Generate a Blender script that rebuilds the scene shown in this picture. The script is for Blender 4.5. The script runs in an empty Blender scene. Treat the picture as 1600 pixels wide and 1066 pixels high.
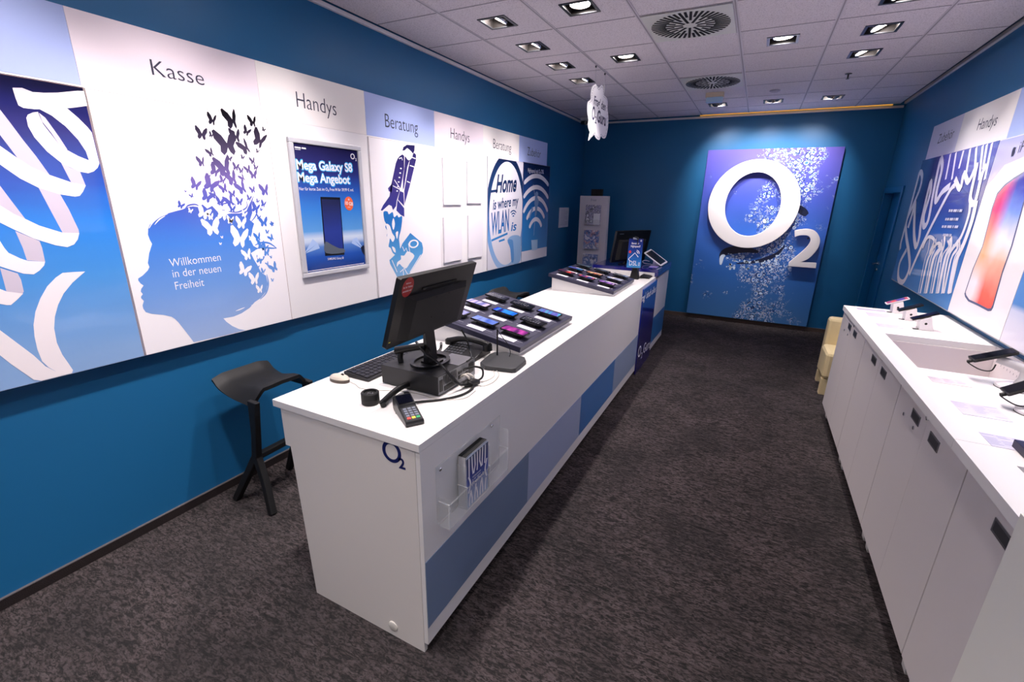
import bpy, math, random
from mathutils import Vector, Matrix
random.seed(7)
PI = math.pi
sc = bpy.context.scene
COL = sc.collection
# ------------------------------------------------------------------ camera (calibrated)
FPX, YAW, PITCH, ROLL, CH = 716.52, -.4716, -.3013, .02, 1.85
def _basis():
    cy, sy, cp, sp = math.cos(YAW), math.sin(YAW), math.cos(PITCH), math.sin(PITCH)
    f = Vector((sy*cp, cy*cp, sp)); r = Vector((cy, -sy, 0)); u = r.cross(f)
    c, s = math.cos(ROLL), math.sin(ROLL)
    return c*r+s*u, -s*r+c*u, f
CR, CU, CF = _basis(); CO = Vector((0, 0, CH))
def ray(x, y): return (x-800)/FPX*CR-(y-533)/FPX*CU+CF
def on(x, y, ax, v):
    d = ray(x, y); i = 'xyz'.index(ax); t = (v-CO[i])/d[i]; return CO+t*d
cam = bpy.data.objects.new('camera', bpy.data.cameras.new('camera')); COL.objects.link(cam)
cam.data.sensor_width = 36; cam.data.lens = FPX/1600*36; cam.data.clip_start = .02
cam.matrix_world = Matrix(((CR.x, CU.x, -CF.x, 0), (CR.y, CU.y, -CF.y, 0), (CR.z, CU.z, -CF.z, CH), (0, 0, 0, 1)))
sc.camera = cam
# ------------------------------------------------------------------ materials
def lin(c):
    if isinstance(c, str): c = [int(c[i:i+2], 16)/255 for i in (0, 2, 4)]
    return tuple((x/12.92 if x <= .04045 else ((x+.055)/1.055)**2.4) for x in c[:3])+(1,)
MATS = {}
def mat(name, c='cccccc', rough=.5, metal=0, coat=0, spec=.5, emit=0, alpha=1, bump=None, trans=0, ior=1.45):
    if name in MATS: return MATS[name]
    m = bpy.data.materials.new(name); m.use_nodes = True
    nt = m.node_tree; b = nt.nodes['Principled BSDF']; I = b.inputs
    I['Base Color'].default_value = lin(c); I['Roughness'].default_value = rough
    I['Metallic'].default_value = metal; I['Coat Weight'].default_value = coat; I['Coat Roughness'].default_value = .05
    I['Specular IOR Level'].default_value = spec; I['IOR'].default_value = ior
    if trans: I['Transmission Weight'].default_value = trans
    if alpha < 1: I['Alpha'].default_value = alpha
    if emit: I['Emission Color'].default_value = lin(c); I['Emission Strength'].default_value = emit
    if bump:
        sc_, st, ds = bump
        tc = nt.nodes.new('ShaderNodeNewGeometry'); n = nt.nodes.new('ShaderNodeTexNoise')
        n.inputs['Scale'].default_value = sc_; n.inputs['Detail'].default_value = 4
        bp = nt.nodes.new('ShaderNodeBump'); bp.inputs['Strength'].default_value = st; bp.inputs['Distance'].default_value = ds
        nt.links.new(tc.outputs['Position'], n.inputs['Vector']); nt.links.new(n.outputs['Fac'], bp.inputs['Height'])
        nt.links.new(bp.outputs['Normal'], I['Normal'])
    MATS[name] = m; return m
def ramp_node(nt, stops, interp='LINEAR'):
    r = nt.nodes.new('ShaderNodeValToRGB'); r.color_ramp.interpolation = interp
    e = r.color_ramp.elements
    e[0].position, e[0].color = stops[0][0], lin(stops[0][1])
    e[1].position, e[1].color = stops[-1][0], lin(stops[-1][1])
    for p, c in stops[1:-1]:
        x = e.new(p); x.color = lin(c)
    return r
def grad(name, stops, z0, z1, rough=.25, coat=0, noise=.0, spec=.5, axis='Z'):
    """printed gradient, 0 at z0 .. 1 at z1"""
    if name in MATS: return MATS[name]
    m = mat(name, 'ffffff', rough, coat=coat, spec=spec); nt = m.node_tree
    g = nt.nodes.new('ShaderNodeNewGeometry'); s = nt.nodes.new('ShaderNodeSeparateXYZ')
    mr = nt.nodes.new('ShaderNodeMapRange'); mr.inputs[1].default_value = z0; mr.inputs[2].default_value = z1
    nt.links.new(g.outputs['Position'], s.inputs[0])
    src = s.outputs[axis]
    if noise:
        n = nt.nodes.new('ShaderNodeTexNoise'); n.inputs['Scale'].default_value = 3
        mp = nt.nodes.new('ShaderNodeMapping'); mp.inputs['Scale'].default_value = (1, .5, 3)
        nt.links.new(g.outputs['Position'], mp.inputs[0]); nt.links.new(mp.outputs[0], n.inputs['Vector'])
        ma = nt.nodes.new('ShaderNodeMath'); ma.operation = 'MULTIPLY_ADD'; ma.inputs[1].default_value = noise
        nt.links.new(n.outputs['Fac'], ma.inputs[0]); nt.links.new(src, ma.inputs[2]); src = ma.outputs[0]
        mr.inputs[1].default_value += noise/2; mr.inputs[2].default_value += noise/2
    nt.links.new(src, mr.inputs[0])
    r = ramp_node(nt, stops); nt.links.new(mr.outputs[0], r.inputs[0])
    nt.links.new(r.outputs[0], nt.nodes['Principled BSDF'].inputs['Base Color'])
    return m
# ------------------------------------------------------------------ mesh building
class Fr:
    def __init__(s, o, U, V):
        s.o, s.U, s.V = Vector(o), Vector(U).normalized(), Vector(V).normalized(); s.N = s.U.cross(s.V)
    def p(s, u, v, d=0): return s.o+u*s.U+v*s.V+d*s.N
    def px(s, x, y):
        d = ray(x, y); t = (s.o-CO).dot(s.N)/d.dot(s.N); q = CO+t*d-s.o
        return (q.dot(s.U), q.dot(s.V))
XA, YA, ZA = Vector((1, 0, 0)), Vector((0, 1, 0)), Vector((0, 0, 1))
def LWf(x): return Fr((x, 0, 0), YA, ZA)          # planes facing +X
def RWf(x): return Fr((x, 0, 0), -YA, ZA)         # planes facing -X
def BWf(y): return Fr((0, y, 0), XA, ZA)          # planes facing -Y
def TPf(z): return Fr((0, 0, z), XA, YA)          # planes facing up
def catmull(pts, n=6, closed=False):
    out = []; L = len(pts); pts = [Vector(p) if len(p) == 3 else Vector((p[0], p[1], 0)) for p in pts]
    rng = range(L) if closed else range(L-1)
    for i in rng:
        if closed: a, b, c, d = pts[(i-1) % L], pts[i], pts[(i+1) % L], pts[(i+2) % L]
        else: a, b, c, d = pts[max(i-1, 0)], pts[i], pts[i+1], pts[min(i+2, L-1)]
        for k in range(n):
            t = k/n
            out.append(.5*((2*b)+(-a+c)*t+(2*a-5*b+4*c-d)*t*t+(-a+3*b-3*c+d)*t**3))
    if not closed: out.append(pts[-1])
    return out
def sm2(pts, n=5, closed=True): return [(p.x, p.y) for p in catmull(pts, n, closed)]
_tc = {}
def glyphs(s, off=0.):
    k = (s, off)
    if k not in _tc:
        cu = bpy.data.curves.new('t', 'FONT'); cu.body = s; cu.offset = off; cu.resolution_u = 3
        o = bpy.data.objects.new('t', cu); COL.objects.link(o)
        dg = bpy.context.evaluated_depsgraph_get(); me = bpy.data.meshes.new_from_object(o.evaluated_get(dg))
        v = [(a.co.x, a.co.y) for a in me.vertices]; f = [tuple(p.vertices) for p in me.polygons]
        bpy.data.objects.remove(o); bpy.data.curves.remove(cu); bpy.data.meshes.remove(me)
        _tc[k] = (v, f)
    return _tc[k]
CAPH = max(v[1] for v in glyphs('H')[0])
class MB:
    def __init__(s): s.v, s.f, s.m = [], [], []
    def add(s, vs, fs, m=0):
        n = len(s.v); s.v += [Vector(a) for a in vs]; s.f += [tuple(i+n for i in f) for f in fs]; s.m += [m]*len(fs); return s
    def box(s, x0, x1, y0, y1, z0, z1, m=0):
        x0, x1 = sorted((x0, x1)); y0, y1 = sorted((y0, y1)); z0, z1 = sorted((z0, z1))
        return s.add([(x, y, z) for x in (x0, x1) for y in (y0, y1) for z in (z0, z1)],
                     [(0, 1, 3, 2), (4, 6, 7, 5), (0, 4, 5, 1), (2, 3, 7, 6), (0, 2, 6, 4), (1, 5, 7, 3)], m)
    def obox(s, fr, u0, u1, v0, v1, d0, d1, m=0):
        return s.poly(fr, [(u0, v0), (u1, v0), (u1, v1), (u0, v1)], d0, d1, m)
    def poly(s, fr, pts, d0=0., d1=None, m=0):
        pts = [(p[0], p[1]) for p in pts]
        A = sum(pts[i-1][0]*pts[i][1]-pts[i][0]*pts[i-1][1] for i in range(len(pts)))
        if A < 0: pts = pts[::-1]
        n = len(pts)
        if d1 is None: return s.add([fr.p(u, v, d0) for u, v in pts], [tuple(range(n))], m)
        if d1 < d0: d0, d1 = d1, d0
        vs = [fr.p(u, v, d0) for u, v in pts]+[fr.p(u, v, d1) for u, v in pts]
        fs = [tuple(range(n))[::-1], tuple(range(n, 2*n))]+[(i, (i+1) % n, n+(i+1) % n, n+i) for i in range(n)]
        return s.add(vs, fs, m)
    def stroke(s, fr, pts, w, d0=0., d1=None, closed=False, m=0):
        P = [Vector((p[0], p[1])) for p in pts]; n = len(P); L, R_ = [], []
        for i in range(n):
            a = P[(i-1) % n] if (closed or i) else P[i]; b = P[(i+1) % n] if (closed or i < n-1) else P[i]
            t = (b-a); t = t.normalized() if t.length > 1e-9 else Vector((1, 0)); nn = Vector((-t.y, t.x))
            ww = w(i/(n-1)) if callable(w) else w
            L.append(P[i]+nn*ww/2); R_.append(P[i]-nn*ww/2)
        for i in range(n if closed else n-1):
            j = (i+1) % n; q = [R_[i], R_[j], L[j], L[i]]
            if d1 is None: s.add([fr.p(a.x, a.y, d0+i*3e-6) for a in q], [(0, 1, 2, 3)], m)
        if d1 is not None:
            vs = []
            for i in range(n): vs += [fr.p(R_[i].x, R_[i].y, d0), fr.p(L[i].x, L[i].y, d0), fr.p(L[i].x, L[i].y, d1), fr.p(R_[i].x, R_[i].y, d1)]
            fs = []
            for i in range(n if closed else n-1):
                j = (i+1) % n
                for k in range(4): fs.append((4*i+k, 4*i+(k+1) % 4, 4*j+(k+1) % 4, 4*j+k))
            if not closed: fs += [(3, 2, 1, 0), tuple(4*(n-1)+k for k in range(4))]
            s.add(vs, fs, m)
        return s
    def ell(s, fr, cu, cv, ru, rv, d0=0., d1=None, n=32, m=0):
        return s.poly(fr, [(cu+ru*math.cos(2*PI*i/n), cv+rv*math.sin(2*PI*i/n)) for i in range(n)], d0, d1, m)
    def ring(s, fr, cu, cv, ru, rv, iu, iv, d0=0., d1=None, n=64, m=0):
        vs = []; fs = []
        for i in range(n):
            a = 2*PI*i/n; c, q = math.cos(a), math.sin(a)
            for dd in ((d0,) if d1 is None else (d0, d1)):
                vs += [fr.p(cu+ru*c, cv+rv*q, dd), fr.p(cu+iu*c, cv+iv*q, dd)]
        k = 2 if d1 is None else 4
        for i in range(n):
            a, b = i*k, ((i+1) % n)*k
            if k == 2: fs.append((a+1, a, b, b+1))
            else: fs += [(a+3, a+2, b+2, b+3), (a, b, b+2, a+2), (b+1, a+1, a+3, b+3), (a, a+1, b+1, b)]
        return s.add(vs, fs, m)
    def rrect(s, fr, u0, u1, v0, v1, r, d0=0., d1=None, m=0, n=5):
        pts = []
        for cx, cy, a0 in ((u1-r, v1-r, 0), (u0+r, v1-r, 90), (u0+r, v0+r, 180), (u1-r, v0+r, 270)):
            for k in range(n+1):
                a = math.radians(a0+90*k/n); pts.append((cx+r*math.cos(a), cy+r*math.sin(a)))
        return s.poly(fr, pts, d0, d1, m)
    def tube(s, pts, r, n=8, m=0, sm=0, closed=False):
        P = catmull(pts, sm) if sm else [Vector(p) for p in pts]
        vs = []; up = None
        for i, p in enumerate(P):
            t = (P[min(i+1, len(P)-1)]-P[max(i-1, 0)]).normalized()
            if up is None: up = t.orthogonal().normalized()
            up = (up-t*up.dot(t)); up = up.normalized() if up.length > 1e-6 else t.orthogonal().normalized()
            q = t.cross(up); rr = r(i/(len(P)-1)) if callable(r) else r
            ra, rb = rr if isinstance(rr, tuple) else (rr, rr)
            vs += [p+up*math.cos(2*PI*k/n)*ra+q*math.sin(2*PI*k/n)*rb for k in range(n)]
        fs = [(i*n+k, i*n+(k+1) % n, (i+1)*n+(k+1) % n, (i+1)*n+k) for i in range(len(P)-1) for k in range(n)]
        fs += [tuple(range(n))[::-1], tuple((len(P)-1)*n+k for k in range(n))]
        return s.add(vs, fs, m)
    def beam(s, pts, ws, hs, up=(0, 0, 1), m=0):
        """rectangular section beam along pts"""
        P = [Vector(p) for p in pts]; vs = []; up = Vector(up)
        for i, p in enumerate(P):
            t = (P[min(i+1, len(P)-1)]-P[max(i-1, 0)]).normalized(); sd = t.cross(up).normalized(); u2 = sd.cross(t)
            w, h = ws[i]/2, hs[i]/2
            vs += [p+sd*w+u2*h, p-sd*w+u2*h, p-sd*w-u2*h, p+sd*w-u2*h]
        n = 4; fs = [(i*n+k, i*n+(k+1) % n, (i+1)*n+(k+1) % n, (i+1)*n+k) for i in range(len(P)-1) for k in range(n)]
        fs += [(3, 2, 1, 0), tuple((len(P)-1)*4+k for k in range(4))]
        return s.add(vs, fs, m)
    def lathe(s, prof, fr, n=32, m=0, cu=0, cv=0):
        """prof: list of (radius, depth along N)"""
        vs = []; fs = []
        for r, d in prof:
            vs += [fr.p(cu+r*math.cos(2*PI*k/n), cv+r*math.sin(2*PI*k/n), d) for k in range(n)]
        for i in range(len(prof)-1):
            fs += [(i*n+k, i*n+(k+1) % n, (i+1)*n+(k+1) % n, (i+1)*n+k) for k in range(n)]
        fs += [tuple(range(n))[::-1], tuple((len(prof)-1)*n+k for k in range(n))]
        return s.add(vs, fs, m)
    def surf(s, fn, nu, nv, th, m=0):
        """closed sheet of thickness th from fn(u,v)->Vector (u,v in 0..1); th along -normal"""
        g = [[Vector(fn(i/nu, j/nv)) for j in range(nv+1)] for i in range(nu+1)]
        nr = [[None]*(nv+1) for _ in range(nu+1)]
        for i in range(nu+1):
            for j in range(nv+1):
                a = g[min(i+1, nu)][j]-g[max(i-1, 0)][j]; b = g[i][min(j+1, nv)]-g[i][max(j-1, 0)]
                nr[i][j] = a.cross(b).normalized()
        vs = [g[i][j] for i in range(nu+1) for j in range(nv+1)]+[g[i][j]-nr[i][j]*th for i in range(nu+1) for j in range(nv+1)]
        W = nv+1; K = (nu+1)*W; fs = []
        for i in range(nu):
            for j in range(nv):
                a, b, c, d = i*W+j, (i+1)*W+j, (i+1)*W+j+1, i*W+j+1
                fs += [(a, b, c, d), (K+d, K+c, K+b, K+a)]
        for i in range(nu):
            for j in (0, nv):
                a, b = i*W+j, (i+1)*W+j; q = (a, a+K, b+K, b); fs.append(q if j == 0 else q[::-1])
        for j in range(nv):
            for i in (0, nu):
                a, b = i*W+j, i*W+j+1; q = (b, b+K, a+K, a); fs.append(q if i == 0 else q[::-1])
        return s.add(vs, fs, m)
    def text(s, fr, body, a, b=None, h=None, off=0., shear=0., d=.0006, m=0):
        v, f = glyphs(body, off)
        x0, x1 = min(p[0] for p in v), max(p[0] for p in v)
        ax = Vector((a[0], a[1]))
        if b is not None:
            e = Vector((b[0], b[1]))-ax; w = e.length; e.normalize(); sx = w/(x1-x0)
            sy = h/CAPH if h else sx
        else:
            e = Vector((1, 0)); sy = sx = h/CAPH
        n = Vector((-e.y, e.x))
        vs = []
        for x, y in v:
            q = ax+e*((x-x0)*sx+shear*y*sy)+n*(y*sy); vs.append(fr.p(q.x, q.y, d))
        return s.add(vs, f, m)
    def build(s, name, mats, parent=None, smooth=None, bevel=0, kind=None, world=True):
        me = bpy.data.meshes.new(name)
        org = ORG.get(parent, Vector()) if parent is not None else Vector()
        me.from_pydata([tuple(p-org) for p in s.v], [], s.f)
        ml = mats if isinstance(mats, (list, tuple)) else [mats]
        for x in ml: me.materials.append(x)
        me.polygons.foreach_set('material_index', s.m); me.update()
        o = bpy.data.objects.new(name, me); COL.objects.link(o)
        if smooth:
            me.polygons.foreach_set('use_smooth', [True]*len(me.polygons)); me.set_sharp_from_angle(angle=math.radians(smooth))
        if bevel:
            md = o.modifiers.new('bevel', 'BEVEL'); md.width = bevel; md.segments = 2; md.limit_method = 'ANGLE'; md.angle_limit = math.radians(40)
        if parent is not None:
            o.parent = parent; ORG[o] = org
        elif kind: o['kind'] = kind
        return o
ORG = {}
def thing(name, label, cat, loc=(0, 0, 0), group=None):
    o = bpy.data.objects.new(name, None); COL.objects.link(o); o.location = loc; o.empty_display_size = .05
    ORG[o] = Vector(loc); o['label'] = label; o['category'] = cat
    if group: o['group'] = group
    return o
def solo(mb, name, mats, label, cat, group=None, **k):
    """a thing that is one mesh, origin put at its base"""
    xs = [p.x for p in mb.v]; ys = [p.y for p in mb.v]; zs = [p.z for p in mb.v]
    b = Vector(((min(xs)+max(xs))/2, (min(ys)+max(ys))/2, min(zs)))
    mb.v = [p-b for p in mb.v]
    o = mb.build(name, mats, None, **k); o.location = b; o['label'] = label; o['category'] = cat
    if group: o['group'] = group
    return o
def struct(mb, name, mats, **k): return mb.build(name, mats, None, kind='structure', **k)
def copy_tree(o, parent=None):
    c = o.copy(); COL.objects.link(c); c.parent = parent
    for ch in list(o.children): copy_tree(ch, c)
    return c
# ------------------------------------------------------------------ common materials
WHITE = mat('white laminate', 'e9e6e4', .38, bump=(900, .03, .001))
WHITE2 = mat('white lacquered board', 'eeebed', .35)
EDGE = mat('laminate edge', 'cfcbc6', .45)
BLACK = mat('black plastic', '0c0c0e', .38)
BLACKM = mat('matte black plastic', '0f0f11', .62, bump=(700, .08, .001))
BLACKG = mat('gloss black', '08080a', .12, coat=.5)
GREYD = mat('dark grey metal', '3a3b3e', .42, metal=.3)
SILVER = mat('brushed silver', 'b9bbc0', .3, metal=.9)
CHROME = mat('chrome', 'd8d8dc', .12, metal=1)
NAVY = mat('navy gloss laminate', '1b1a6e', .15, coat=.6)
ACRYL = mat('clear acrylic', 'e8ecee', .04, alpha=.16, spec=.8)
INK = mat('dark ink', '2b2d44', .5)
INKN = mat('navy ink', '0a1a5c', .4)
WPRINT = mat('white print', 'f4f2f6', .4)
PAPER = mat('white paper', 'efedf2', .6)
CREAM = mat('cream leather', 'e6d3a2', .5, bump=(60, .1, .003))
CABLE = mat('black cable', '101012', .5)
CABLEW = mat('pale grey cable', 'c9c3bb', .5)
XL, XR, YB, YF, ZC = -2.813, 1.475, 8.1, -2.4, 3.09
# ------------------------------------------------------------------ wall paint, carpet, ceiling
def paint():
    m = mat('blue wall paint', '1b6292', .42, spec=.4); nt = m.node_tree
    g = nt.nodes.new('ShaderNodeNewGeometry'); n = nt.nodes.new('ShaderNodeTexNoise'); n.inputs['Scale'].default_value = 220; n.inputs['Detail'].default_value = 3
    b = nt.nodes.new('ShaderNodeBump'); b.inputs['Strength'].default_value = .12; b.inputs['Distance'].default_value = .002
    nt.links.new(g.outputs['Position'], n.inputs['Vector']); nt.links.new(n.outputs['Fac'], b.inputs['Height'])
    nt.links.new(b.outputs['Normal'], nt.nodes['Principled BSDF'].inputs['Normal']); return m
BLUE = paint()
def carpet():
    m = mat('grey shag carpet', '5b5557', .95, spec=.15); nt = m.node_tree; L = nt.links.new
    B = nt.nodes['Principled BSDF']; g = nt.nodes.new('ShaderNodeNewGeometry')
    def noise(scale, det, mapv=None, dist=0):
        n = nt.nodes.new('ShaderNodeTexNoise'); n.inputs['Scale'].default_value = scale; n.inputs['Detail'].default_value = det
        n.inputs['Distortion'].default_value = dist; n.inputs['Roughness'].default_value = .6
        if mapv:
            mp = nt.nodes.new('ShaderNodeMapping'); mp.inputs['Scale'].default_value = mapv[0]; mp.inputs['Rotation'].default_value = (0, 0, mapv[1])
            L(g.outputs['Position'], mp.inputs[0]); L(mp.outputs[0], n.inputs['Vector'])
        else: L(g.outputs['Position'], n.inputs['Vector'])
        return n
    a = noise(58, 5, ((.62, 1.5, 1), .35), 1.1)      # combed tufts
    f = noise(420, 3, ((.7, 1.3, 1), .4), .5)       # fibres
    big = noise(2.3, 4)
    r = ramp_node(nt, [(.36, '151011'), (.445, '4a4042'), (.53, '7d6e70'), (.75, '9c8c8e')]); L(a.outputs['Fac'], r.inputs[0])
    r2 = ramp_node(nt, [(.3, '6a6a6a'), (.7, 'ffffff')]); L(f.outputs['Fac'], r2.inputs[0])
    mx = nt.nodes.new('ShaderNodeMix'); mx.data_type = 'RGBA'; mx.blend_type = 'MULTIPLY'; mx.inputs[0].default_value = .8
    L(r.outputs[0], mx.inputs[6]); L(r2.outputs[0], mx.inputs[7])
    r3 = ramp_node(nt, [(.36, '96949a'), (.62, 'ffffff')]); L(big.outputs['Fac'], r3.inputs[0])
    m2 = nt.nodes.new('ShaderNodeMix'); m2.data_type = 'RGBA'; m2.blend_type = 'MULTIPLY'; m2.inputs[0].default_value = .8
    L(mx.outputs[2], m2.inputs[6]); L(r3.outputs[0], m2.inputs[7]); pit = noise(26, 4, ((.5, 1.7, 1), .30), 1.0); r4 = ramp_node(nt, [(.36, '3c3537'), (.47, 'e6dedd'), (.6, 'ffffff')]); L(pit.outputs['Fac'], r4.inputs[0])
    m3 = nt.nodes.new('ShaderNodeMix'); m3.data_type = 'RGBA'; m3.blend_type = 'MULTIPLY'; m3.inputs[0].default_value = .9
    L(m2.outputs[2], m3.inputs[6]); L(r4.outputs[0], m3.inputs[7]); L(m3.outputs[2], B.inputs['Base Color'])
    ad = nt.nodes.new('ShaderNodeMath'); ad.operation = 'MULTIPLY_ADD'; ad.inputs[1].default_value = .45
    L(f.outputs['Fac'], ad.inputs[0]); L(a.outputs['Fac'], ad.inputs[2])
    bp = nt.nodes.new('ShaderNodeBump'); bp.inputs['Strength'].default_value = 1.0; bp.inputs['Distance'].default_value = .03
    L(ad.outputs[0], bp.inputs['Height']); L(bp.outputs['Normal'], B.inputs['Normal'])
    B.inputs['Sheen Weight'].default_value = .06; B.inputs['Sheen Roughness'].default_value = .5
    return m
CARPET = carpet()
def tile_mat():
    m = mat('mineral ceiling tile', 'c8c0c4', .9, spec=.1); nt = m.node_tree; L = nt.links.new
    g = nt.nodes.new('ShaderNodeNewGeometry'); n = nt.nodes.new('ShaderNodeTexNoise'); n.inputs['Scale'].default_value = 130; n.inputs['Detail'].default_value = 5
    L(g.outputs['Position'], n.inputs['Vector'])
    r = ramp_node(nt, [(.34, 'c4bcc0'), (.47, 'e2dade'), (.7, 'e8e1e5')]); L(n.outputs['Fac'], r.inputs[0]); L(r.outputs[0], nt.nodes['Principled BSDF'].inputs['Base Color'])
    b = nt.nodes.new('ShaderNodeBump'); b.inputs['Strength'].default_value = .35; b.inputs['Distance'].default_value = .004
    L(n.outputs['Fac'], b.inputs['Height']); L(b.outputs['Normal'], nt.nodes['Principled BSDF'].inputs['Normal']); return m
TILE = tile_mat()
struct(MB().box(XL-.1, XR+.1, YF-.1, YB+.1, -.12, 0), 'floor', CARPET)
struct(MB().box(XL-.1, XL, YF, YB, 0, 3.3), 'wall_left', BLUE)
# right wall with a door opening
DY0, DY1, DZ = 7.16, 7.99, 2.02
w = MB(); w.box(XR, XR+.12, YF, DY0, 0, 3.3); w.box(XR, XR+.12, DY1, YB, 0, 3.3); w.box(XR, XR+.12, DY0, DY1, DZ, 3.3)
struct(w, 'wall_right', BLUE)
struct(MB().box(XL-.1, XR+.12, YB, YB+.1, 0, 3.3), 'wall_back', BLUE)
struct(MB().box(XL-.1, XR+.12, YF-.1, YF, 0, 3.3), 'wall_front', mat('pale shopfront wall', 'b8b0aa', .7))
# door
dr = mat('blue door lacquer', '0a5c93', .3)
d = struct(MB().box(XR+.075, XR+.115, DY0+.02, DY1-.02, .01, DZ-.01), 'door_1', dr, bevel=.003)
f_ = MB()
for a, b, c, e in ((DY0-.06, DY0+.012, 0, DZ+.06), (DY1-.012, DY1+.06, 0, DZ+.06)): f_.box(XR-.018, XR+.07, a, b, c, e)
f_.box(XR-.018, XR+.07, DY0+.012, DY1-.012, DZ-.012, DZ+.06)
f_.build('door_frame', dr, d, bevel=.003)
h = MB(); hy = DY1-.14; fr = RWf(XR+.075)
h.lathe([(.026, 0), (.026, .008), (.01, .01), (.01, .075)], fr, 20, 0, -hy, 1.10)
h.tube([(XR+.0, hy, 1.10), (XR+.0, hy-.02, 1.10), (XR+.002, hy-.13, 1.10)], .010, 10)
h.lathe([(.026, 0), (.026, .008), (.008, .009)], fr, 20, 0, -hy, 1.02)
h.build('door_handle', CHROME, d, smooth=40)['label'] = 'chrome lever handle with a round lock plate'
# skirting
SK = mat('dark carpet skirting', '2e2829', .9, spec=.1, bump=(300, .8, .01)); SKT = mat('skirting top edge', '565254', .6)
b = MB().box(XL, XL+.014, YF, YB, 0, .052); b.box(XL, XL+.015, YF, YB, .052, .056, 1); struct(b, 'baseboard_left', [SK, SKT])
b = MB().box(XL+.02, XR, YB-.014, YB, 0, .052); b.box(XL+.02, XR, YB-.017, YB, .052, .059, 1)
struct(b, 'baseboard_back', [mat('brown skirting', '57473f', .7), SKT])
b = MB().box(XR-.014, XR, YF, DY0-.06, 0, .055); struct(b, 'baseboard_right', SK)
# ------------------------------------------------------------------ ceiling with downlights and vents
GX, GY = -2.2126, 3.0987
XC0, XC1, YC1 = XL+.035, 1.385, 7.95
warm = (1.0, .90, .885)
# x, y, aim point, power factor
LEFT_AIM = lambda y: (XL, y+.02, 2.02)
lamps = []
for y, s in [(3.43, 1), (4.05, 1), (4.69, 1), (5.32, 1), (2.18, 1), (1.55, 1), (.93, 1), (.30, .8)]:
    lamps.append((-1.92, y, (-1.92-.52, y-.04, ZC-1), s, 'wall'))
for x, y, s in [(-1.28, 3.42, 1), (-1.285, 4.68, 1), (-.035, 4.68, 1), (-1.28, 2.17, 1.1), (-1.28, .93, 1.1)]:
    lamps.append((x, y, (x+.02, y-.02, 0), s, 'down'))
for y, s in [(4.68, 1), (5.33, 1), (4.05, 1), (3.43, 1), (2.8, 1), (2.17, 1), (1.55, .8)]:
    lamps.append((.595, y, (.595+.50, y-.06, ZC-1), s, 'right'))
for x in (-.69, -.045, .585): lamps.append((x, 7.22, (.03+x*.6, YB, 2.1), 1, 'back'))
for x, y in [(-.6, .3), (-1.6, -.5), (.5, -.6), (-.4, -1.3), (-1.9, -1.5), (.9, .4)]: lamps.append((x, y, (x, y+.15, 0), .9 if y > 0 else 2.0, 'down'))
LH = .098
vents = [(-.6501, 4.037), (-.6501, 5.912)]
holes = [(x-LH, x+LH, y-LH, y+LH) for x, y, *_ in lamps]
bx = sorted({XC0, XC1}|{v for h_ in holes for v in h_[:2]}); by = sorted({YF, YC1}|{v for h_ in holes for v in h_[2:]})
c = MB()
for i in range(len(bx)-1):
    for j in range(len(by)-1):
        cx, cy = (bx[i]+bx[i+1])/2, (by[j]+by[j+1])/2
        if any(h_[0] < cx < h_[1] and h_[2] < cy < h_[3] for h_ in holes): continue
        c.add([(bx[i], by[j], ZC), (bx[i], by[j+1], ZC), (bx[i+1], by[j+1], ZC), (bx[i+1], by[j], ZC)], [(0, 1, 2, 3)])
struct(c, 'ceiling', TILE)
DARKP = mat('dark plenum', '1c1614', .9)
struct(MB().box(XL-.1, XR+.12, YF-.1, YB+.1, 3.3, 3.36), 'ceiling_slab', DARKP)
e = MB(); e.box(XC0-.004, XC0, YF, YC1, ZC, ZC+.016); e.box(XC1, XC1+.004, YF, YC1, ZC, ZC+.016); e.box(XC0, XC1, YC1, YC1+.004, ZC, ZC+.016)
struct(e, 'trim_1', mat('tile edge', '6b5f5a', .8))
# perimeter angles
TR = mat('white perimeter angle', 'e4e0e2', .4)
t = MB(); t.box(XL, XL+.024, YF, YB, ZC-.034, ZC-.008); struct(t, 'trim_2', TR)
t = MB(); t.box(XR-.024, XR, YF, YB, 3.105, 3.135); struct(t, 'trim_3', TR)
t = MB(); t.box(XL+.024, XR-.024, YB-.022, YB, 3.062, 3.088); struct(t, 'trim_4', TR)
# T-grid
g1 = MB(); GB = mat('ceiling grid bar', 'cfc9cf', .5); GB2 = mat('ceiling joint', '9d979d', .7)
for i in range(0, 6):
    x = GX+i*.625
    g1.box(x-.013, x+.013, YF, YC1, ZC-.004, ZC-.0005)
    g1.box(x-.0045, x+.0045, YF, YC1, ZC-.0045, ZC-.004, 1)
struct(g1, 'trim_5', [GB, GB2])
g2 = MB()
j = -8
while GY+j*.625 < YC1:
    y = GY+j*.625; j += 1
    if y > YF: g2.box(XC0, XC1, y-.005, y+.005, ZC-.002, ZC-.0004)
struct(g2, 'trim_6', GB2)
# slot above the back wall, its orange light put into a glowing batten
struct(MB().box(-1.0, 1.33, YB-.05, YB-.03, 3.094, 3.16), 'trim_7', mat('glowing yellow batten', 'e0a040', .6, emit=.5))

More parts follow.
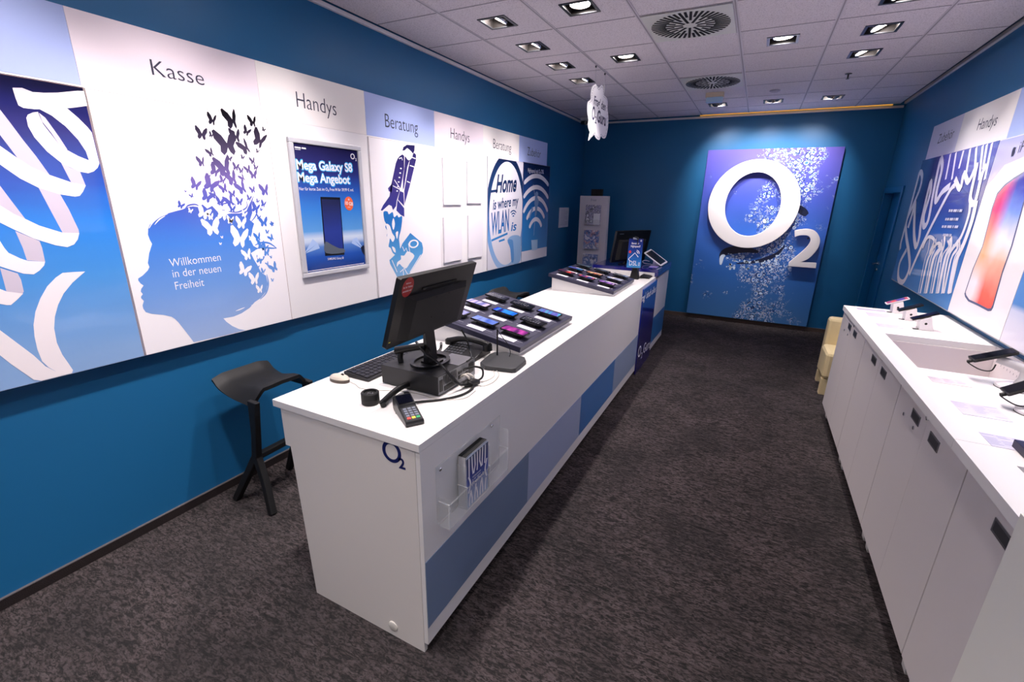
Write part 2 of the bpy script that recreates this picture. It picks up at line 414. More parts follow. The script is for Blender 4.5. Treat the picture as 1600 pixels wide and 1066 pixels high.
LAMPG = mat('lamp glass', 'fff4f0', .3, emit=34)
FRM = mat('anthracite fitting', '4b4d52', .35, metal=.6); REF = mat('lamp reflector', 'cfc8c4', .25, metal=.8); HOUS = mat('fitting inside', '2a2625', .6)
POW = {'wall': 76, 'down': 88, 'right': 66, 'back': 84}
ANG = {'wall': 72, 'down': 92, 'right': 74, 'back': 80}
def lamp_proto(kind, tilt_dir, rotz):
    """fitting at origin (ceiling plane z=0)"""
    T = thing('ceiling_downlight', '', 'ceiling light')
    f = MB(); q = TPf(0)
    for a in range(4):
        ca, sa = [(1, 0), (0, 1), (-1, 0), (0, -1)][a]
        fr_ = Fr((0, 0, 0), (ca, sa, 0), (-sa, ca, 0))
        f.poly(fr_, [(-.112, -.112), (.112, -.112), (.092, -.092), (-.092, -.092)], -.006, -.0005)
    f.build('frame', FRM, T)
    hs = MB(); hh = .14
    for x0, x1, y0, y1 in ((-.097, -.0955, -.097, .097), (.0955, .097, -.097, .097), (-.0955, .0955, -.097, -.0955), (-.0955, .0955, .0955, .097)):
        hs.box(x0, x1, y0, y1, -.0, hh)
    hs.box(-.095, .095, -.095, .095, hh-.004, hh)
    hs.build('housing', HOUS, T)
    dn = Vector(tilt_dir).normalized(); side = dn.orthogonal() if abs(dn.z) > .999 else dn.cross(ZA).normalized()
    if abs(dn.z) > .999: side = XA
    up = dn.cross(side); fr2 = Fr(Vector((0, 0, .022))-dn*.0, side, up) if side.cross(up).dot(dn) > 0 else Fr(Vector((0, 0, .022)), up, side)
    gm = MB(); gm.lathe([(.066, -.045), (.074, -.01), (.074, .004), (.068, .004), (.064, -.012), (.05, -.035)], fr2, 28)
    gm.build('gimbal_ring', REF, T, smooth=35)
    lp = MB(); lp.lathe([(.03, -.03), (.065, -.006), (.065, -.002), (.060, .001)], fr2, 28); lp.build('lamp_glass', LAMPG, T, smooth=40)
    sp = bpy.data.lights.new('spot', 'SPOT'); sp.energy = POW[kind]; sp.color = warm; sp.spot_size = math.radians(ANG[kind]); sp.spot_blend = 1.0 if kind in ('wall', 'right') else .8; sp.shadow_soft_size = .045
    so = bpy.data.objects.new('spot', sp); COL.objects.link(so); so.parent = T
    so.location = Vector((0, 0, .022))+dn*.012; so.rotation_euler = dn.to_track_quat('-Z', 'Y').to_euler()
    return T
names = {}
ordn = ['first', 'second', 'third', 'fourth', 'fifth', 'sixth', 'seventh', 'eighth', 'ninth']
lamps_lab = {
 (-1.92, 3.43): 'tilted square ceiling downlight nearest the camera in the row beside the left wall',
 (-1.92, 4.05): 'second visible tilted downlight in the ceiling row beside the left wall',
 (-1.92, 4.69): 'third visible tilted downlight in the ceiling row beside the left wall',
 (-1.92, 5.32): 'farthest tilted downlight of the row beside the left wall, next to the hanging bubble sign',
 (-1.28, 3.42): 'round lit square downlight left of the large near ceiling vent',
 (-1.285, 4.68): 'square downlight between the near vent and the hanging bubble sign',
 (-.035, 4.68): 'square downlight alone right of the two round ceiling vents',
 (.595, 4.05): 'downlight of the right ceiling row cut by the top edge of the photo',
 (.595, 4.68): 'tilted downlight with bright strips in the right ceiling row, nearest one fully visible',
 (.595, 5.33): 'tilted downlight before the sprinkler in the right ceiling row',
 (-.69, 7.22): 'small downlight behind the emergency light box, leftmost of the three by the back wall',
 (-.045, 7.22): 'middle one of the three downlights in front of the back wall',
 (.585, 7.22): 'rightmost of the three downlights in front of the back wall'}
for x, y, aim, s, kind in lamps:
    dn = Vector(aim)-Vector((x, y, ZC))
    if kind == 'down': dn = Vector((.03, -.05, -1))
    T = lamp_proto(kind, dn, 0)
    T.location = (x, y, ZC)
    for ch in T.children:
        if ch.type == 'LIGHT': ch.data.energy *= s
    T['label'] = lamps_lab.get((x, y), 'square recessed downlight in the ceiling outside the picture'); T['group'] = 'recessed ceiling downlights'
# vents
VP = mat('vent plate', 'd8d8d2', .5); VS = mat('vent slot', '0a0a0b', .8); VF = mat('vent fins far', '3c3e44', .6)
for k, (x, y) in enumerate(vents):
    T = thing('ceiling_vent', ['large round slotted vent plate in the ceiling nearest the camera', 'farther round slotted vent plate in the ceiling, in front of the emergency light'][k], 'ceiling vent', (x, y, ZC), 'swirl ceiling vents')
    MB().box(x-.297, x+.297, y-.3, y+.3, ZC-.007, ZC-.0045).build('plate', VP, T)
    fr_ = Fr((x, y, ZC-.0075), XA, -YA)
    sl = MB(); n = 44
    for i in range(n):
        a = 2*PI*i/n; r0 = (.05, .17, .11, .17)[i % 4]; r1 = .272
        ca, sa = math.cos(a), math.sin(a); wv = .0092
        sl.poly(fr_, [(r0*ca-wv*sa, r0*sa+wv*ca), (r1*ca-wv*sa, r1*sa+wv*ca), (r1*ca+wv*sa, r1*sa-wv*ca), (r0*ca+wv*sa, r0*sa-wv*ca)], 0, .0015)
    sl.build('slots', VS, T)
# emergency light, smoke cover, sprinkler, camera
T = thing('emergency_light', 'small white emergency light box with pale blue lower half under the far vent', 'emergency light', (-.665, 6.5, 2.99))
MB().box(-.765, -.565, 6.42, 6.50, 3.04, ZC-.001).build('housing', mat('aged white housing', 'c9b9a4', .5), T, bevel=.006)
MB().box(-.755, -.575, 6.425, 6.495, 2.985, 3.04).build('lens', mat('pale blue lens', 'a9cbe6', .3), T, bevel=.006)
s_ = MB(); s_.lathe([(.055, 0), (.055, .012), (.03, .022)], Fr((-.042, 6.574, ZC-.0005), XA, -YA), 28)
solo(s_, 'ceiling_cover', mat('pale cover', 'b4aeb4', .6), 'flat round white cover on the ceiling behind the second vent', 'cover plate', smooth=30)
T = thing('sprinkler', 'small dark sprinkler head hanging from the ceiling in the right part', 'sprinkler', (.583, 6.045, ZC-.05))
MB().lathe([(.03, 0), (.03, .004), (.008, .006), (.007, .035), (.004, .045)], Fr((.583, 6.045, ZC-.0005), XA, -YA), 16).build('body', GREYD, T, smooth=40)
MB().lathe([(.016, .045), (.016, .048)], Fr((.583, 6.045, ZC-.0005), XA, -YA), 16).build('deflector', GREYD, T)
T = thing('security_camera', 'small black camera with white mount in the far left ceiling corner', 'camera', (-2.66, 7.62, 3.0))
MB().box(-2.72, -2.60, 7.56, 7.68, 3.055, ZC-.001).build('mount', WHITE2, T, bevel=.005)
MB().tube([(-2.72, 7.66, 3.03), (-2.64, 7.56, 3.015), (-2.60, 7.5, 3.005)], .028, 14).build('camera_body', BLACK, T, smooth=40)
# hanging bubble sign
F = Fr((-1.588, 0, 0), YA, ZA)
def BZ(x, y): return F.px(860+x/7.617, 100+y/7.617)
out = sm2([BZ(*p) for p in [(540, 237), (577, 285), (612, 250), (635, 290), (640, 370), (668, 400), (682, 450), (680, 530), (690, 640), (685, 760), (660, 870), (630, 885), (605, 850)]], 5, False)
out += sm2([BZ(*p) for p in [(605, 850), (582, 903), (545, 880), (525, 835)]], 5, False)
out += [BZ(455, 910), BZ(472, 812)]
out += sm2([BZ(*p) for p in [(472, 812), (450, 740), (455, 660), (440, 560), (447, 460), (483, 420), (484, 350), (502, 270), (540, 237)]], 5, False)[:-1]
T = thing('hanging_sign', 'white speech bubble sign hanging from the ceiling on two thin wires', 'sign', (-1.588, 4.93, 2.4))
MB().poly(F, out, -.006, 0).build('board', mat('white foam board', 'f2f0f6', .5), T)
cx = sum(p[0] for p in out)/len(out); cy = sum(p[1] for p in out)/len(out)
ins = [(cx+(u-cx)*.9, cy+(v-cy)*.93) for u, v in out]
dl = MB()
for i in range(0, len(ins)-1, 2): dl.stroke(F, ins[i:i+2], .006, .0008)
dl.build('dashed_outline', INK, T)
x = MB(); IB = mat('bubble ink', '20204a', .5)
x.text(F, "Frag' den", BZ(516, 478), BZ(652, 560), h=.075, off=.018, shear=.1, d=.001)
x.text(F, 'O', BZ(490, 655), BZ(524, 672), h=.115, off=.022, d=.001)
x.text(F, '2', BZ(526, 700), BZ(546, 710), h=.06, off=.022, d=.001)
x.text(F, 'Guru', BZ(552, 682), BZ(655, 738), h=.105, off=.03, d=.001)
x.build('lettering', IB, T)
wi = MB()
for yy in (4.80, 5.10):
    wi.tube([(-1.591, yy, 2.9), (-1.600, yy, ZC-.004)], .0012, 5)
wi.build('wires', SILVER, T)
wh = MB()
for yy in (4.80, 5.10): wh.tube([(-1.600, yy, ZC-.02), (-1.600, yy, ZC-.004)], .008, 8)
wh.build('ceiling_hooks', GREYD, T)
# ------------------------------------------------------------------ left wall display
BF = -2.767                                     # front of the boards
LB = LWf(BF)
seams = [-1.477, -.602, .273, 1.148, 2.02, 2.895, 3.766, 4.64, 5.515, 6.40]
HW = mat('white header print', 'ecdfe8', .35, coat=.15); HB = mat('light blue header print', 'a9b9ea', .35, coat=.15); HC = mat('cream white header print', 'efeae8', .35, coat=.15)
heads = [('', HW, ''), ('', HC, ''), ('', HB, 'pale blue blank header strip at the left edge, above the ribbon poster'),
         ('Kasse', HW, 'pinkish white header strip reading Kasse'),
         ('Handys', HC, 'cream white header strip reading Handys, above the framed phone poster'),
         ('Beratung', HB, 'light blue header strip reading Beratung, above the rocket poster'),
         ('Handys', HW, 'white header strip reading Handys, above the four blank sheets'),
         ('Beratung', HC, 'white header strip reading Beratung, above the mirror lettering poster'),
         ('Zubehör', HB, 'light blue header strip reading Zubehör, at the far end of the left wall')]
txt = {3: ((238, 117), (320, 134), .07), 4: ((464, 167), (526, 181), .092), 5: ((602, 198.5), (653, 209), .10), 6: ((704, 216), (733.5, 223), .095), 7: ((770.5, 231.5), (798.5, 238), .10), 8: ((824, 242.5), (844.5, 247), .10)}
for k, (s, m, lab) in enumerate(heads):
    if k < 1: continue
    y0, y1 = seams[k], seams[k+1]
    if not lab: lab = 'white blank header strip left of the picture'
    T = thing('header_sign', lab, 'sign', (XL, (y0+y1)/2, 2.296), 'header strips along the left wall')
    MB().box(XL+.001, BF, y0+.0006, y1-.0006, 2.2965, 2.600).build('panel', [m], T)
    if s:
        a, b_, hh = txt[k]; x = MB(); x.text(LB, s, LB.px(*a), LB.px(*b_), h=hh, off=-.008, d=.001); x.build('lettering', INK, T)
    B = MB().box(XL+.001, BF, y0+.0006, y1-.0006, 1.018, 2.2955)
    solo(B, 'wall_board', WHITE2, {0: '', 1: 'white wall board left of the picture', 2: 'white wall board behind the ribbon poster', 3: 'white wall board behind the poster of a head with butterflies',
         4: 'white wall board carrying the silver framed phone poster', 5: 'white wall board behind the rocket poster', 6: 'white wall board carrying four small blank sheets',
         7: 'white wall board behind the mirror lettering poster', 8: 'white wall board behind the wireless signal poster at the far end'}[k], 'board', 'white boards along the left wall')
# posters
PF = -2.757
P = LWf(PF)
GL = dict(rough=.07, coat=0, spec=.5)
def rect_px(pts): return [P.px(*p) for p in pts]
def poster(name, label, y0, y1, z0, z1, m, edge=None):
    T = thing(name, label, 'poster', (BF, (y0+y1)/2, z0), 'large posters on the left wall')
    MB().box(BF+.0008, PF, y0+.001, y1-.001, z0, z1).build('print', m, T)
    e = MB(); e.stroke(P, [(y0+.0025, z0+.001), (y0+.0025, z1-.0025), (y1-.0025, z1-.0025), (y1-.0025, z0+.001)], .003, .0002); e.build('acrylic_edge', mat('brownish acrylic edge', '9a8078', .4), T)
    return T
# --- ribbon poster
g_rib = grad('ribbon poster print', [(0, '8fb0dc'), (.35, '4f95dd'), (.55, '2a7fdc'), (.68, '2f55b5'), (.85, '2b2c72'), (1, '15132c')], 1.02, 2.28, noise=.12, **GL)
T = poster('ribbon_poster', 'blue poster with a looping white ribbon at the left edge', .29, 1.150, 1.022, 2.287, g_rib)
def Z1(x, y): return P.px(x/4.1, 100+y/4.1)
def Z2(x, y): return P.px(x/3.807, 340+y/3.807)
RW = mat('white ribbon print', 'f7eff3', .2); RG = mat('grey ribbon inside print', 'cfc5d6', .2)
rb = MB()
def PZ(f, pts, d, m=0, closed=True): rb.poly(P, sm2([f(*p) for p in pts], 4) if closed == 's' else [f(*p) for p in pts], d, None, m)
ins_ = lambda pts: pts
PZ(Z1, [(-60, 215), (0, 292), (60, 370), (150, 490), (230, 590), (318, 712), (250, 690), (180, 655), (110, 600), (50, 520), (0, 455), (-60, 370)], .0004, 1)
PZ(Z1, [(250, 288), (330, 270), (430, 285), (500, 345), (560, 405), (588, 440), (636, 636), (600, 632), (570, 618), (550, 560), (500, 485), (420, 400), (330, 330)], .0006, 0)
PZ(Z1, [(79, 152), (140, 153), (205, 178), (205, 190), (120, 180)], .0007, 1)
PZ(Z1, [(80, 155), (130, 168), (205, 180), (280, 185), (370, 184), (495, 172), (541, 174), (553, 240), (558, 268), (470, 280), (400, 286), (300, 290), (220, 290), (150, 282), (118, 265), (100, 220)], .0008)
PZ(Z1, [(248, 312), (290, 345), (330, 400), (380, 470), (432, 550), (390, 535), (330, 445), (270, 370)], .0009, 1)
PZ(Z1, [(168, 345), (178, 325), (210, 311), (242, 307), (250, 330), (275, 385), (330, 455), (380, 520), (430, 552), (500, 590), (570, 618), (636, 636), (625, 665), (600, 688), (565, 700), (510, 690), (400, 640), (300, 560), (220, 470), (180, 400)], .0010)
PZ(Z1, [(392, 635), (450, 665), (512, 690), (548, 778), (455, 757), (430, 710)], .0007, 1)
PZ(Z1, [(-60, 480), (0, 525), (100, 595), (200, 660), (320, 712), (455, 758), (549, 778), (530, 820), (510, 845), (480, 850), (380, 835), (250, 795), (130, 735), (0, 645), (-60, 600)], .0010)
rb.poly(P, [Z1(245, 790), Z1(385, 835), Z1(440, 930), Z1(503, 1062), Z2(470, 90), Z2(450, 110), Z2(372, 90), Z1(330, 950)], .0005, None, 1)
PZ(Z1, [(-60, 690), (0, 780), (60, 860), (165, 997), (90, 965), (0, 905), (-60, 870)], .0004, 1)
rb.poly(P, [Z1(-60, 860), Z1(0, 905), Z1(90, 962), Z1(160, 992), Z1(250, 1035), Z1(350, 1066), Z2(372, 90), Z2(471, 92), Z2(462, 130), Z2(440, 160), Z2(400, 176), Z2(330, 165), Z2(200, 125), Z2(80, 70), Z2(0, 30), Z2(-60, 0)], .0011)
PZ(Z2, [(90, 80), (235, 140), (250, 180), (268, 262), (160, 255), (135, 180)], .0006, 1)
PZ(Z2, [(-60, 60), (0, 140), (25, 180), (50, 210), (120, 243), (165, 258), (268, 262), (262, 285), (235, 315), (200, 338), (140, 334), (60, 310), (0, 290), (-60, 270)], .0010)
PZ(Z2, [(0, 300), (105, 333), (125, 370), (141, 440), (130, 458), (38, 440), (22, 380)], .0006, 1)
PZ(Z2, [(-60, 390), (0, 425), (40, 440), (138, 452), (100, 490), (65, 520), (40, 521), (0, 514), (-60, 500)], .0010)
PZ(Z2, [(506, 321), (440, 324), (372, 329), (330, 358), (280, 410), (240, 480), (210, 560), (199, 640), (205, 710), (222, 785), (250, 855), (290, 892), (340, 920), (405, 932), (428, 926), (434, 908), (405, 865), (370, 815), (338, 745), (322, 660), (326, 590), (345, 520), (378, 452), (430, 388)], .0008)
PZ(Z2, [(-60, 615), (0, 670), (60, 715), (120, 760), (200, 820), (270, 885), (330, 915), (405, 933), (340, 955), (250, 982), (200, 965), (120, 910), (60, 868), (0, 820), (-60, 775)], .0010)
lim0, lim1 = P.p(.292, 0).y, 1.1485
for v in rb.v: v.y = min(max(v.y, lim0), lim1); v.z = max(v.z, 1.024)
o = rb.build('ribbon_motif', [RW, RG], T); o['label'] = 'white folded ribbon motif'
# --- butterfly head poster
T = poster('portrait_poster', 'white poster of a blue head silhouette dissolving into butterflies', 1.152, 2.046, 1.022, 2.287, mat('white glossy poster', 'f6f2f6', .08, spec=.5))
SIL = grad('silhouette print', [(0, 'a0b6de'), (.25, '6f9bdc'), (.45, '3f7fd8'), (.6, '4459b8'), (.72, '6a5a9e'), (.84, '443a54'), (1, '141114')], 1.02, 2.27, rough=.12)
def H3(x, y): return P.px(200+x/5.33, 160+y/5.33)
def H4(x, y): return P.px(200+x/4.846, 340+y/4.846)
hd = MB()
head = [H3(*p) for p in [(165, 1060), (180, 1020), (215, 985), (270, 950), (340, 922), (400, 905), (450, 893), (500, 872), (540, 866), (585, 872), (620, 850), (660, 885), (700, 862), (740, 905), (800, 935), (860, 925), (930, 925), (985, 905), (1010, 850), (1045, 780), (1030, 850), (1035, 920), (1015, 980), (1050, 1010), (1035, 1060)]]
head += [H4(*p) for p in [(940, 110), (925, 165), (950, 215), (985, 235), (930, 270), (955, 320), (985, 370), (1010, 420), (1045, 440), (1058, 500), (1045, 560), (1005, 610), (960, 640), (920, 685), (860, 725), (800, 750), (722, 764), (745, 790), (790, 822), (840, 845), (888, 858), (700, 900), (497, 944), (480, 920), (440, 868), (380, 792), (355, 768), (330, 752), (270, 738), (180, 730), (135, 717), (115, 690), (110, 665), (120, 632), (100, 612), (98, 600), (112, 580), (96, 560), (100, 540), (118, 515), (95, 500), (78, 478), (76, 462), (110, 440), (150, 400), (162, 375), (150, 345), (160, 270), (182, 200), (165, 170), (150, 130), (152, 90)]]
head = [(u, max(v, 1.025)) for u, v in head]
hd.poly(P, head, .0004)
def bfly(mb, c, size, rot, d, sq=1.):
    c = Vector(c); s = size
    W = [(0, .05), (.16, .34), (.42, .56), (.52, .50), (.50, .22), (.36, .02), (.30, -.06), (.34, -.28), (.22, -.42), (.08, -.30), (0, -.12)]
    ca, sa = math.cos(rot), math.sin(rot)
    for sg, kx in ((1, sq), (-1, 1.)):
        pts = []
        for a, b in W:
            a = a*sg*kx; pts.append((c.x+(a*ca-b*sa)*s, c.y+(a*sa+b*ca)*s))
        mb.poly(P, pts, d)
k = 0
for f, L in ((H3, [(705, 150, 70), (870, 150, 118), (1040, 165, 70), (990, 245, 60), (1130, 230, 30), (1100, 320, 118), (615, 265, 75), (695, 275, 35), (825, 350, 150), (900, 285, 85), (980, 375, 95), (690, 420, 52), (1080, 410, 30), (845, 470, 38), (955, 460, 30), (1040, 490, 45), (615, 500, 60), (730, 575, 80), (805, 545, 120), (900, 540, 50), (945, 570, 42), (1000, 560, 50), (1065, 545, 38), (1045, 605, 60), (870, 635, 95), (955, 630, 48), (670, 620, 28), (565, 690, 70), (690, 690, 100), (800, 720, 58), (950, 715, 85), (1040, 730, 45), (1140, 735, 80), (530, 780, 25), (480, 742, 14), (660, 790, 76), (870, 765, 45), (850, 825, 75), (930, 830, 52), (1080, 825, 28), (1130, 850, 48), (440, 860, 42), (1065, 885, 70), (870, 890, 45), (1110, 895, 22), (1130, 1000, 70), (1200, 1018, 30), (1090, 960, 35), (770, 830, 60), (720, 770, 50), (790, 650, 50), (1010, 800, 40)]),
             (H4, [(985, 150, 55), (1090, 50, 28), (1055, 110, 28), (1085, 155, 42), (1050, 265, 55), (1085, 300, 22), (1105, 380, 66), (1055, 350, 25), (1095, 475, 25), (1000, 320, 60), (970, 390, 55), (1025, 410, 40), (1010, 210, 60), (1040, 230, 50)])):
    for x, y, s in L:
        bfly(hd, f(x, y), s/ (5.33 if f is H3 else 4.846)/ 205, random.uniform(-.6, .5), .0005+.00002*(k % 9), random.uniform(.45, .9)); k += 1
sw = MB()
for pts in ([(1045, 780), (1020, 850), (1015, 930), (1000, 1000)], [(1060, 850), (1075, 900), (1060, 950), (1020, 1000)], [(740, 860), (850, 835), (900, 860)], [(985, 820), (990, 870), (940, 905), (880, 915), (760, 890)], [(470, 895), (500, 860), (560, 850), (600, 870)]):
    hd.stroke(P, sm2([H3(*p) for p in pts], 6, False), lambda t: .002+.006*math.sin(PI*t), .0007)
for pts in ([(960, 210), (1010, 190), (1070, 195), (1125, 232)], [(960, 240), (1020, 225), (1080, 232), (1125, 232)], [(1050, 430), (1062, 500), (1045, 570), (1000, 620)]):
    hd.stroke(P, sm2([H4(*p) for p in pts], 6, False), lambda t: .003+.008*math.sin(PI*t), .0007)
o = hd.build('silhouette', SIL, T); o['label'] = 'head silhouette with dark butterflies, blue below, black at the top'
wb = MB()
for f, L in ((H3, [(520, 905, 30), (630, 925, 80), (690, 955, 45), (790, 930, 90), (855, 985, 55), (700, 1045, 110), (945, 1010, 80), (970, 935, 45)]), (H4, [(850, 160, 125), (905, 285, 70), (880, 400, 80), (960, 468, 80), (1000, 545, 55), (1000, 285, 60), (712, 150, 16), (930, 160, 30), (780, 25, 30), (700, 200, 16)])):
    for x, y, s in L: bfly(wb, f(x, y), s/(5.33 if f is H3 else 4.846)/205, random.uniform(-.5, .2), .0010, random.uniform(.6, .95))
for pts in ([(175, 1050), (205, 1000), (260, 955), (330, 930)], [(220, 1020), (260, 975), (310, 945)]): wb.stroke(P, sm2([H3(*p) for p in pts], 6, False), lambda t: .001+.005*math.sin(PI*t), .0010)
for pts in ([(930, 665), (990, 645), (1040, 600)], [(815, 708), (850, 695), (885, 680)]): wb.stroke(P, sm2([H4(*p) for p in pts], 6, False), lambda t: .001+.006*math.sin(PI*t), .0010)
wb.build('white_print', WPRINT, T)
x = MB()
x.text(P, 'Willkommen', H4(320, 375), H4(704, 325), h=.043, off=-.006, d=.0012)
x.text(P, 'in der neuen', H4(342, 455), H4(706, 410), h=.043, off=-.006, d=.0012)
x.text(P, 'Freiheit', H4(362, 548), H4(578, 516), h=.043, off=-.006, d=.0012)
x.build('lettering', WPRINT, T)
# --- snap frame with phone poster
FX = -2.742; y0, y1, z0, z1 = 2.172, 2.800, 1.288, 2.205
T = thing('framed_poster', 'blue phone advertising poster in a silver snap frame', 'poster', (BF, (y0+y1)/2, z0))
fm = MB(); Q = LWf(BF+.001); wd = .034
for a, b, c_, e_ in ((y0, y1, z0, z0+wd), (y0, y1, z1-wd, z1), (y0, y0+wd, z0+wd, z1-wd), (y1-wd, y1, z0+wd, z1-wd)):
    fm.box(BF+.001, FX, a, b, c_, e_)
fm.build('frame', mat('satin aluminium frame', 'd9d9de', .35, metal=.35), T, bevel=.006)
g_ad = grad('phone poster print', [(0, '16347f'), (.12, '2b59b5'), (.2, '5b87d0'), (.245, 'c9d8f0'), (.27, 'd5e2f5'), (.33, '5f9fe0'), (.5, '3a82d6'), (.66, '2a57b4'), (.8, '2b2f74'), (1, '1b1742')], z0+wd, z1-wd, rough=.1)
MB().box(BF+.001, BF+.014, y0+wd, y1-wd, z0+wd, z1-wd).build('print', g_ad, T)
A = LWf(BF+.014)
def ZA_(x, y): return A.px(440+x/4.44, 200+y/4.44)
gl = MB(); GLOW = mat('cyan glow print', '3dbcf7', .3)
for s_, a, b_ in (('Mega Galaxy S8', (104, 285), (492, 305)), ('Mega Angebot', (112, 372), (476, 388))):
    gl.text(A, s_, ZA_(a[0]-3, a[1]+1), ZA_(b_[0]+4, b_[1]+1), h=.060, off=.062, d=.0006)
gl.build('lettering_glow', GLOW, T)
x = MB()
x.text(A, 'Mega Galaxy S8', ZA_(106, 284), ZA_(490, 304), h=.056, off=.022, d=.0012)
x.text(A, 'Mega Angebot', ZA_(114, 371), ZA_(474, 387), h=.056, off=.022, d=.0012)
x.text(A, 'Nur für kurze Zeit im O₂ Free M für 39,99 € mtl.', ZA_(122, 432), ZA_(500, 440), h=.02, off=.005, d=.0012)
x.text(A, 'O', ZA_(478, 215), ZA_(508, 218), h=.038, off=.02, d=.0012); x.text(A, '2', ZA_(511, 228), ZA_(520, 229), h=.018, off=.02, d=.0012)
x.text(A, 'SAMSUNG Galaxy S8', ZA_(320, 917), ZA_(430, 908), h=.016, off=.006, d=.0012)
for a, b_ in (((64, 131), (82, 133)), ((90, 133), (132, 139)), ((138, 139), (168, 143))): x.stroke(A, [ZA_(*a), ZA_(*b_)], .009, .0012)
x.stroke(A, [ZA_(92, 147), ZA_(130, 151)], .003, .0012)
x.stroke(A, [ZA_(155, 1000), ZA_(570, 938)], .004, .0012)
x.build('lettering', WPRINT, T)
ph = MB(); DK = mat('phone body print', '14161f', .2); SCR = grad('phone screen print', [(0, '39424f'), (.12, 'b7bccb'), (.16, '2b3a8a'), (.5, '2f3f93'), (1, '252a55')], 1.395, 1.79, rough=.1)
bod = [ZA_(*p) for p in [(268, 478), (405, 482), (435, 880), (302, 888)]]
ph.poly(A, bod, .0008, None, 0)
ph.poly(A, [ZA_(*p) for p in [(276, 495), (402, 499), (428, 860), (308, 868)]], .0014, None, 1)
ph.poly(A, sm2([ZA_(*p) for p in [(302, 790), (350, 812), (400, 835), (430, 838), (432, 865), (306, 868)]], 3), .0016, None, 2)
ph.ring(A, *ZA_(340, 860), .0, .0, .0, .0, .0016) if False else None
ph.build('phone_picture', [DK, SCR, mat('dune print', '59626f', .3)], T)
bd = MB(); c0 = ZA_(466, 525); bd.ell(A, c0[0], c0[1], .043, .05, .0014); bd.build('badge', mat('orange badge print', 'f2693c', .3), T)['label'] = 'round orange badge reading + 10 GB'
x = MB(); x.text(A, '10 GB', ZA_(440, 532), ZA_(494, 540), h=.024, off=.015, d=.0022); x.text(A, '+', ZA_(459, 508), ZA_(471, 509), off=.01, d=.0022); x.text(A, 'mtl.', ZA_(458, 552), ZA_(476, 554), h=.009, d=.0022); x.build('badge_lettering', WPRINT, T)
lt = MB(); BEAM = mat('light beam print', 'a9c4ee', .3)
for pts in ([(160, 868), (215, 770), (250, 800)], [(162, 872), (250, 800), (265, 835)], [(562, 832), (495, 770), (520, 760)], [(560, 838), (485, 800), (495, 770)]): lt.poly(A, [ZA_(*p) for p in pts], .0009)
lt.build('light_beams', BEAM, T)
lt = MB(); lt.poly(A, [ZA_(*p) for p in [(135, 880), (155, 862), (170, 880), (162, 915), (138, 920)]], .0012); lt.poly(A, [ZA_(*p) for p in [(548, 830), (568, 812), (575, 825), (575, 885), (558, 862)]], .0012); lt.build('floodlights', mat('dark print', '101a3a', .3), T)
# --- rocket poster
T = poster('rocket_poster', 'white poster of a launching space shuttle over a blue SIM card', 2.897, 3.815, 1.022, 2.287, mat('white glossy poster', 'f6f2f6'))
RK = grad('rocket print', [(0, '86b4e2'), (.2, '4f97d8'), (.38, '2f6fc0'), (.5, '3b3f94'), (.75, '433a80'), (1, '241f50')], 1.05, 2.25, rough=.12)
def Z5(x, y): return P.px(570+x/4.262, 200+y/4.262)
r_ = MB()
for pts in ([(280, 112), (332, 116), (331, 150), (322, 172), (300, 148), (282, 134), (264, 150), (250, 152), (256, 128), (268, 120)],
            [(328, 165), (341, 178), (341, 215), (300, 385), (265, 508), (262, 420), (285, 290), (302, 200)],
            [(266, 190), (302, 205), (283, 260), (262, 395), (254, 415), (254, 340), (264, 260)],
            [(250, 176), (262, 186), (262, 270), (252, 330), (238, 400), (213, 482), (164, 455), (172, 395), (186, 330), (206, 235), (218, 205), (232, 188)],
            [(164, 455), (213, 480), (208, 520), (188, 548), (178, 520), (160, 512), (115, 552), (106, 548), (122, 515)],
            [(183, 368), (178, 430), (160, 422), (154, 402)], [(217, 478), (262, 535), (263, 592), (240, 580), (210, 550)],
            [(233, 420), (258, 430), (262, 520), (220, 476)]):
    r_.poly(P, [Z5(*p) for p in pts], .0004)
r_.build('shuttle_picture', RK, T)
sm_ = MB()
sm_.poly(P, sm2([Z5(*p) for p in [(124, 560), (150, 556), (160, 575), (185, 560), (195, 595), (215, 580), (225, 596), (248, 588), (246, 640), (238, 690), (228, 730), (232, 780), (240, 845), (222, 835), (205, 846), (185, 830), (172, 800), (158, 790), (163, 750), (146, 720), (152, 690), (136, 660), (142, 640), (130, 615)]], 3), .0005)
sm_.poly(P, [Z5(*p) for p in [(303, 699), (380, 765), (388, 800), (386, 832), (300, 968), (222, 1006), (168, 905), (164, 880), (200, 846), (238, 800), (250, 770)]], .0004)
sm_.build('card_and_smoke_picture', grad('smoke print', [(0, '9cc4ea'), (.5, '5aa3dc'), (1, '2f76c2')], 1.05, 1.62, rough=.12), T)
wt = MB()
for pts in ([(140, 640), (165, 650), (182, 700), (200, 730), (185, 760), (168, 735), (160, 770), (148, 730), (150, 690)], [(190, 600), (200, 640), (190, 680), (180, 640)], [(205, 700), (222, 690), (215, 740)], [(180, 790), (200, 800), (205, 830), (190, 820)],
            [(286, 822), (330, 850), (300, 900), (275, 935), (250, 925), (230, 905), (214, 925), (216, 895), (240, 875), (240, 850), (262, 850)], [(275, 150), (300, 150), (318, 172), (312, 200), (290, 215), (270, 185)]):
    wt.poly(P, sm2([Z5(*p) for p in pts], 3), .0008)
for pts in ([(196, 345), (246, 420)], [(280, 355), (300, 365)], [(300, 250), (330, 260)], [(312, 195), (338, 205)], [(186, 385), (235, 410)]): wt.stroke(P, [Z5(*p) for p in pts], .008, .0010)
for i in range(6): wt.ell(P, *Z5(240-i*5, 270+i*30), .012, .006, .001, n=8)
wt.ring(P, *Z5(325, 772), .072, .038, .05, .026, .0010, n=24)
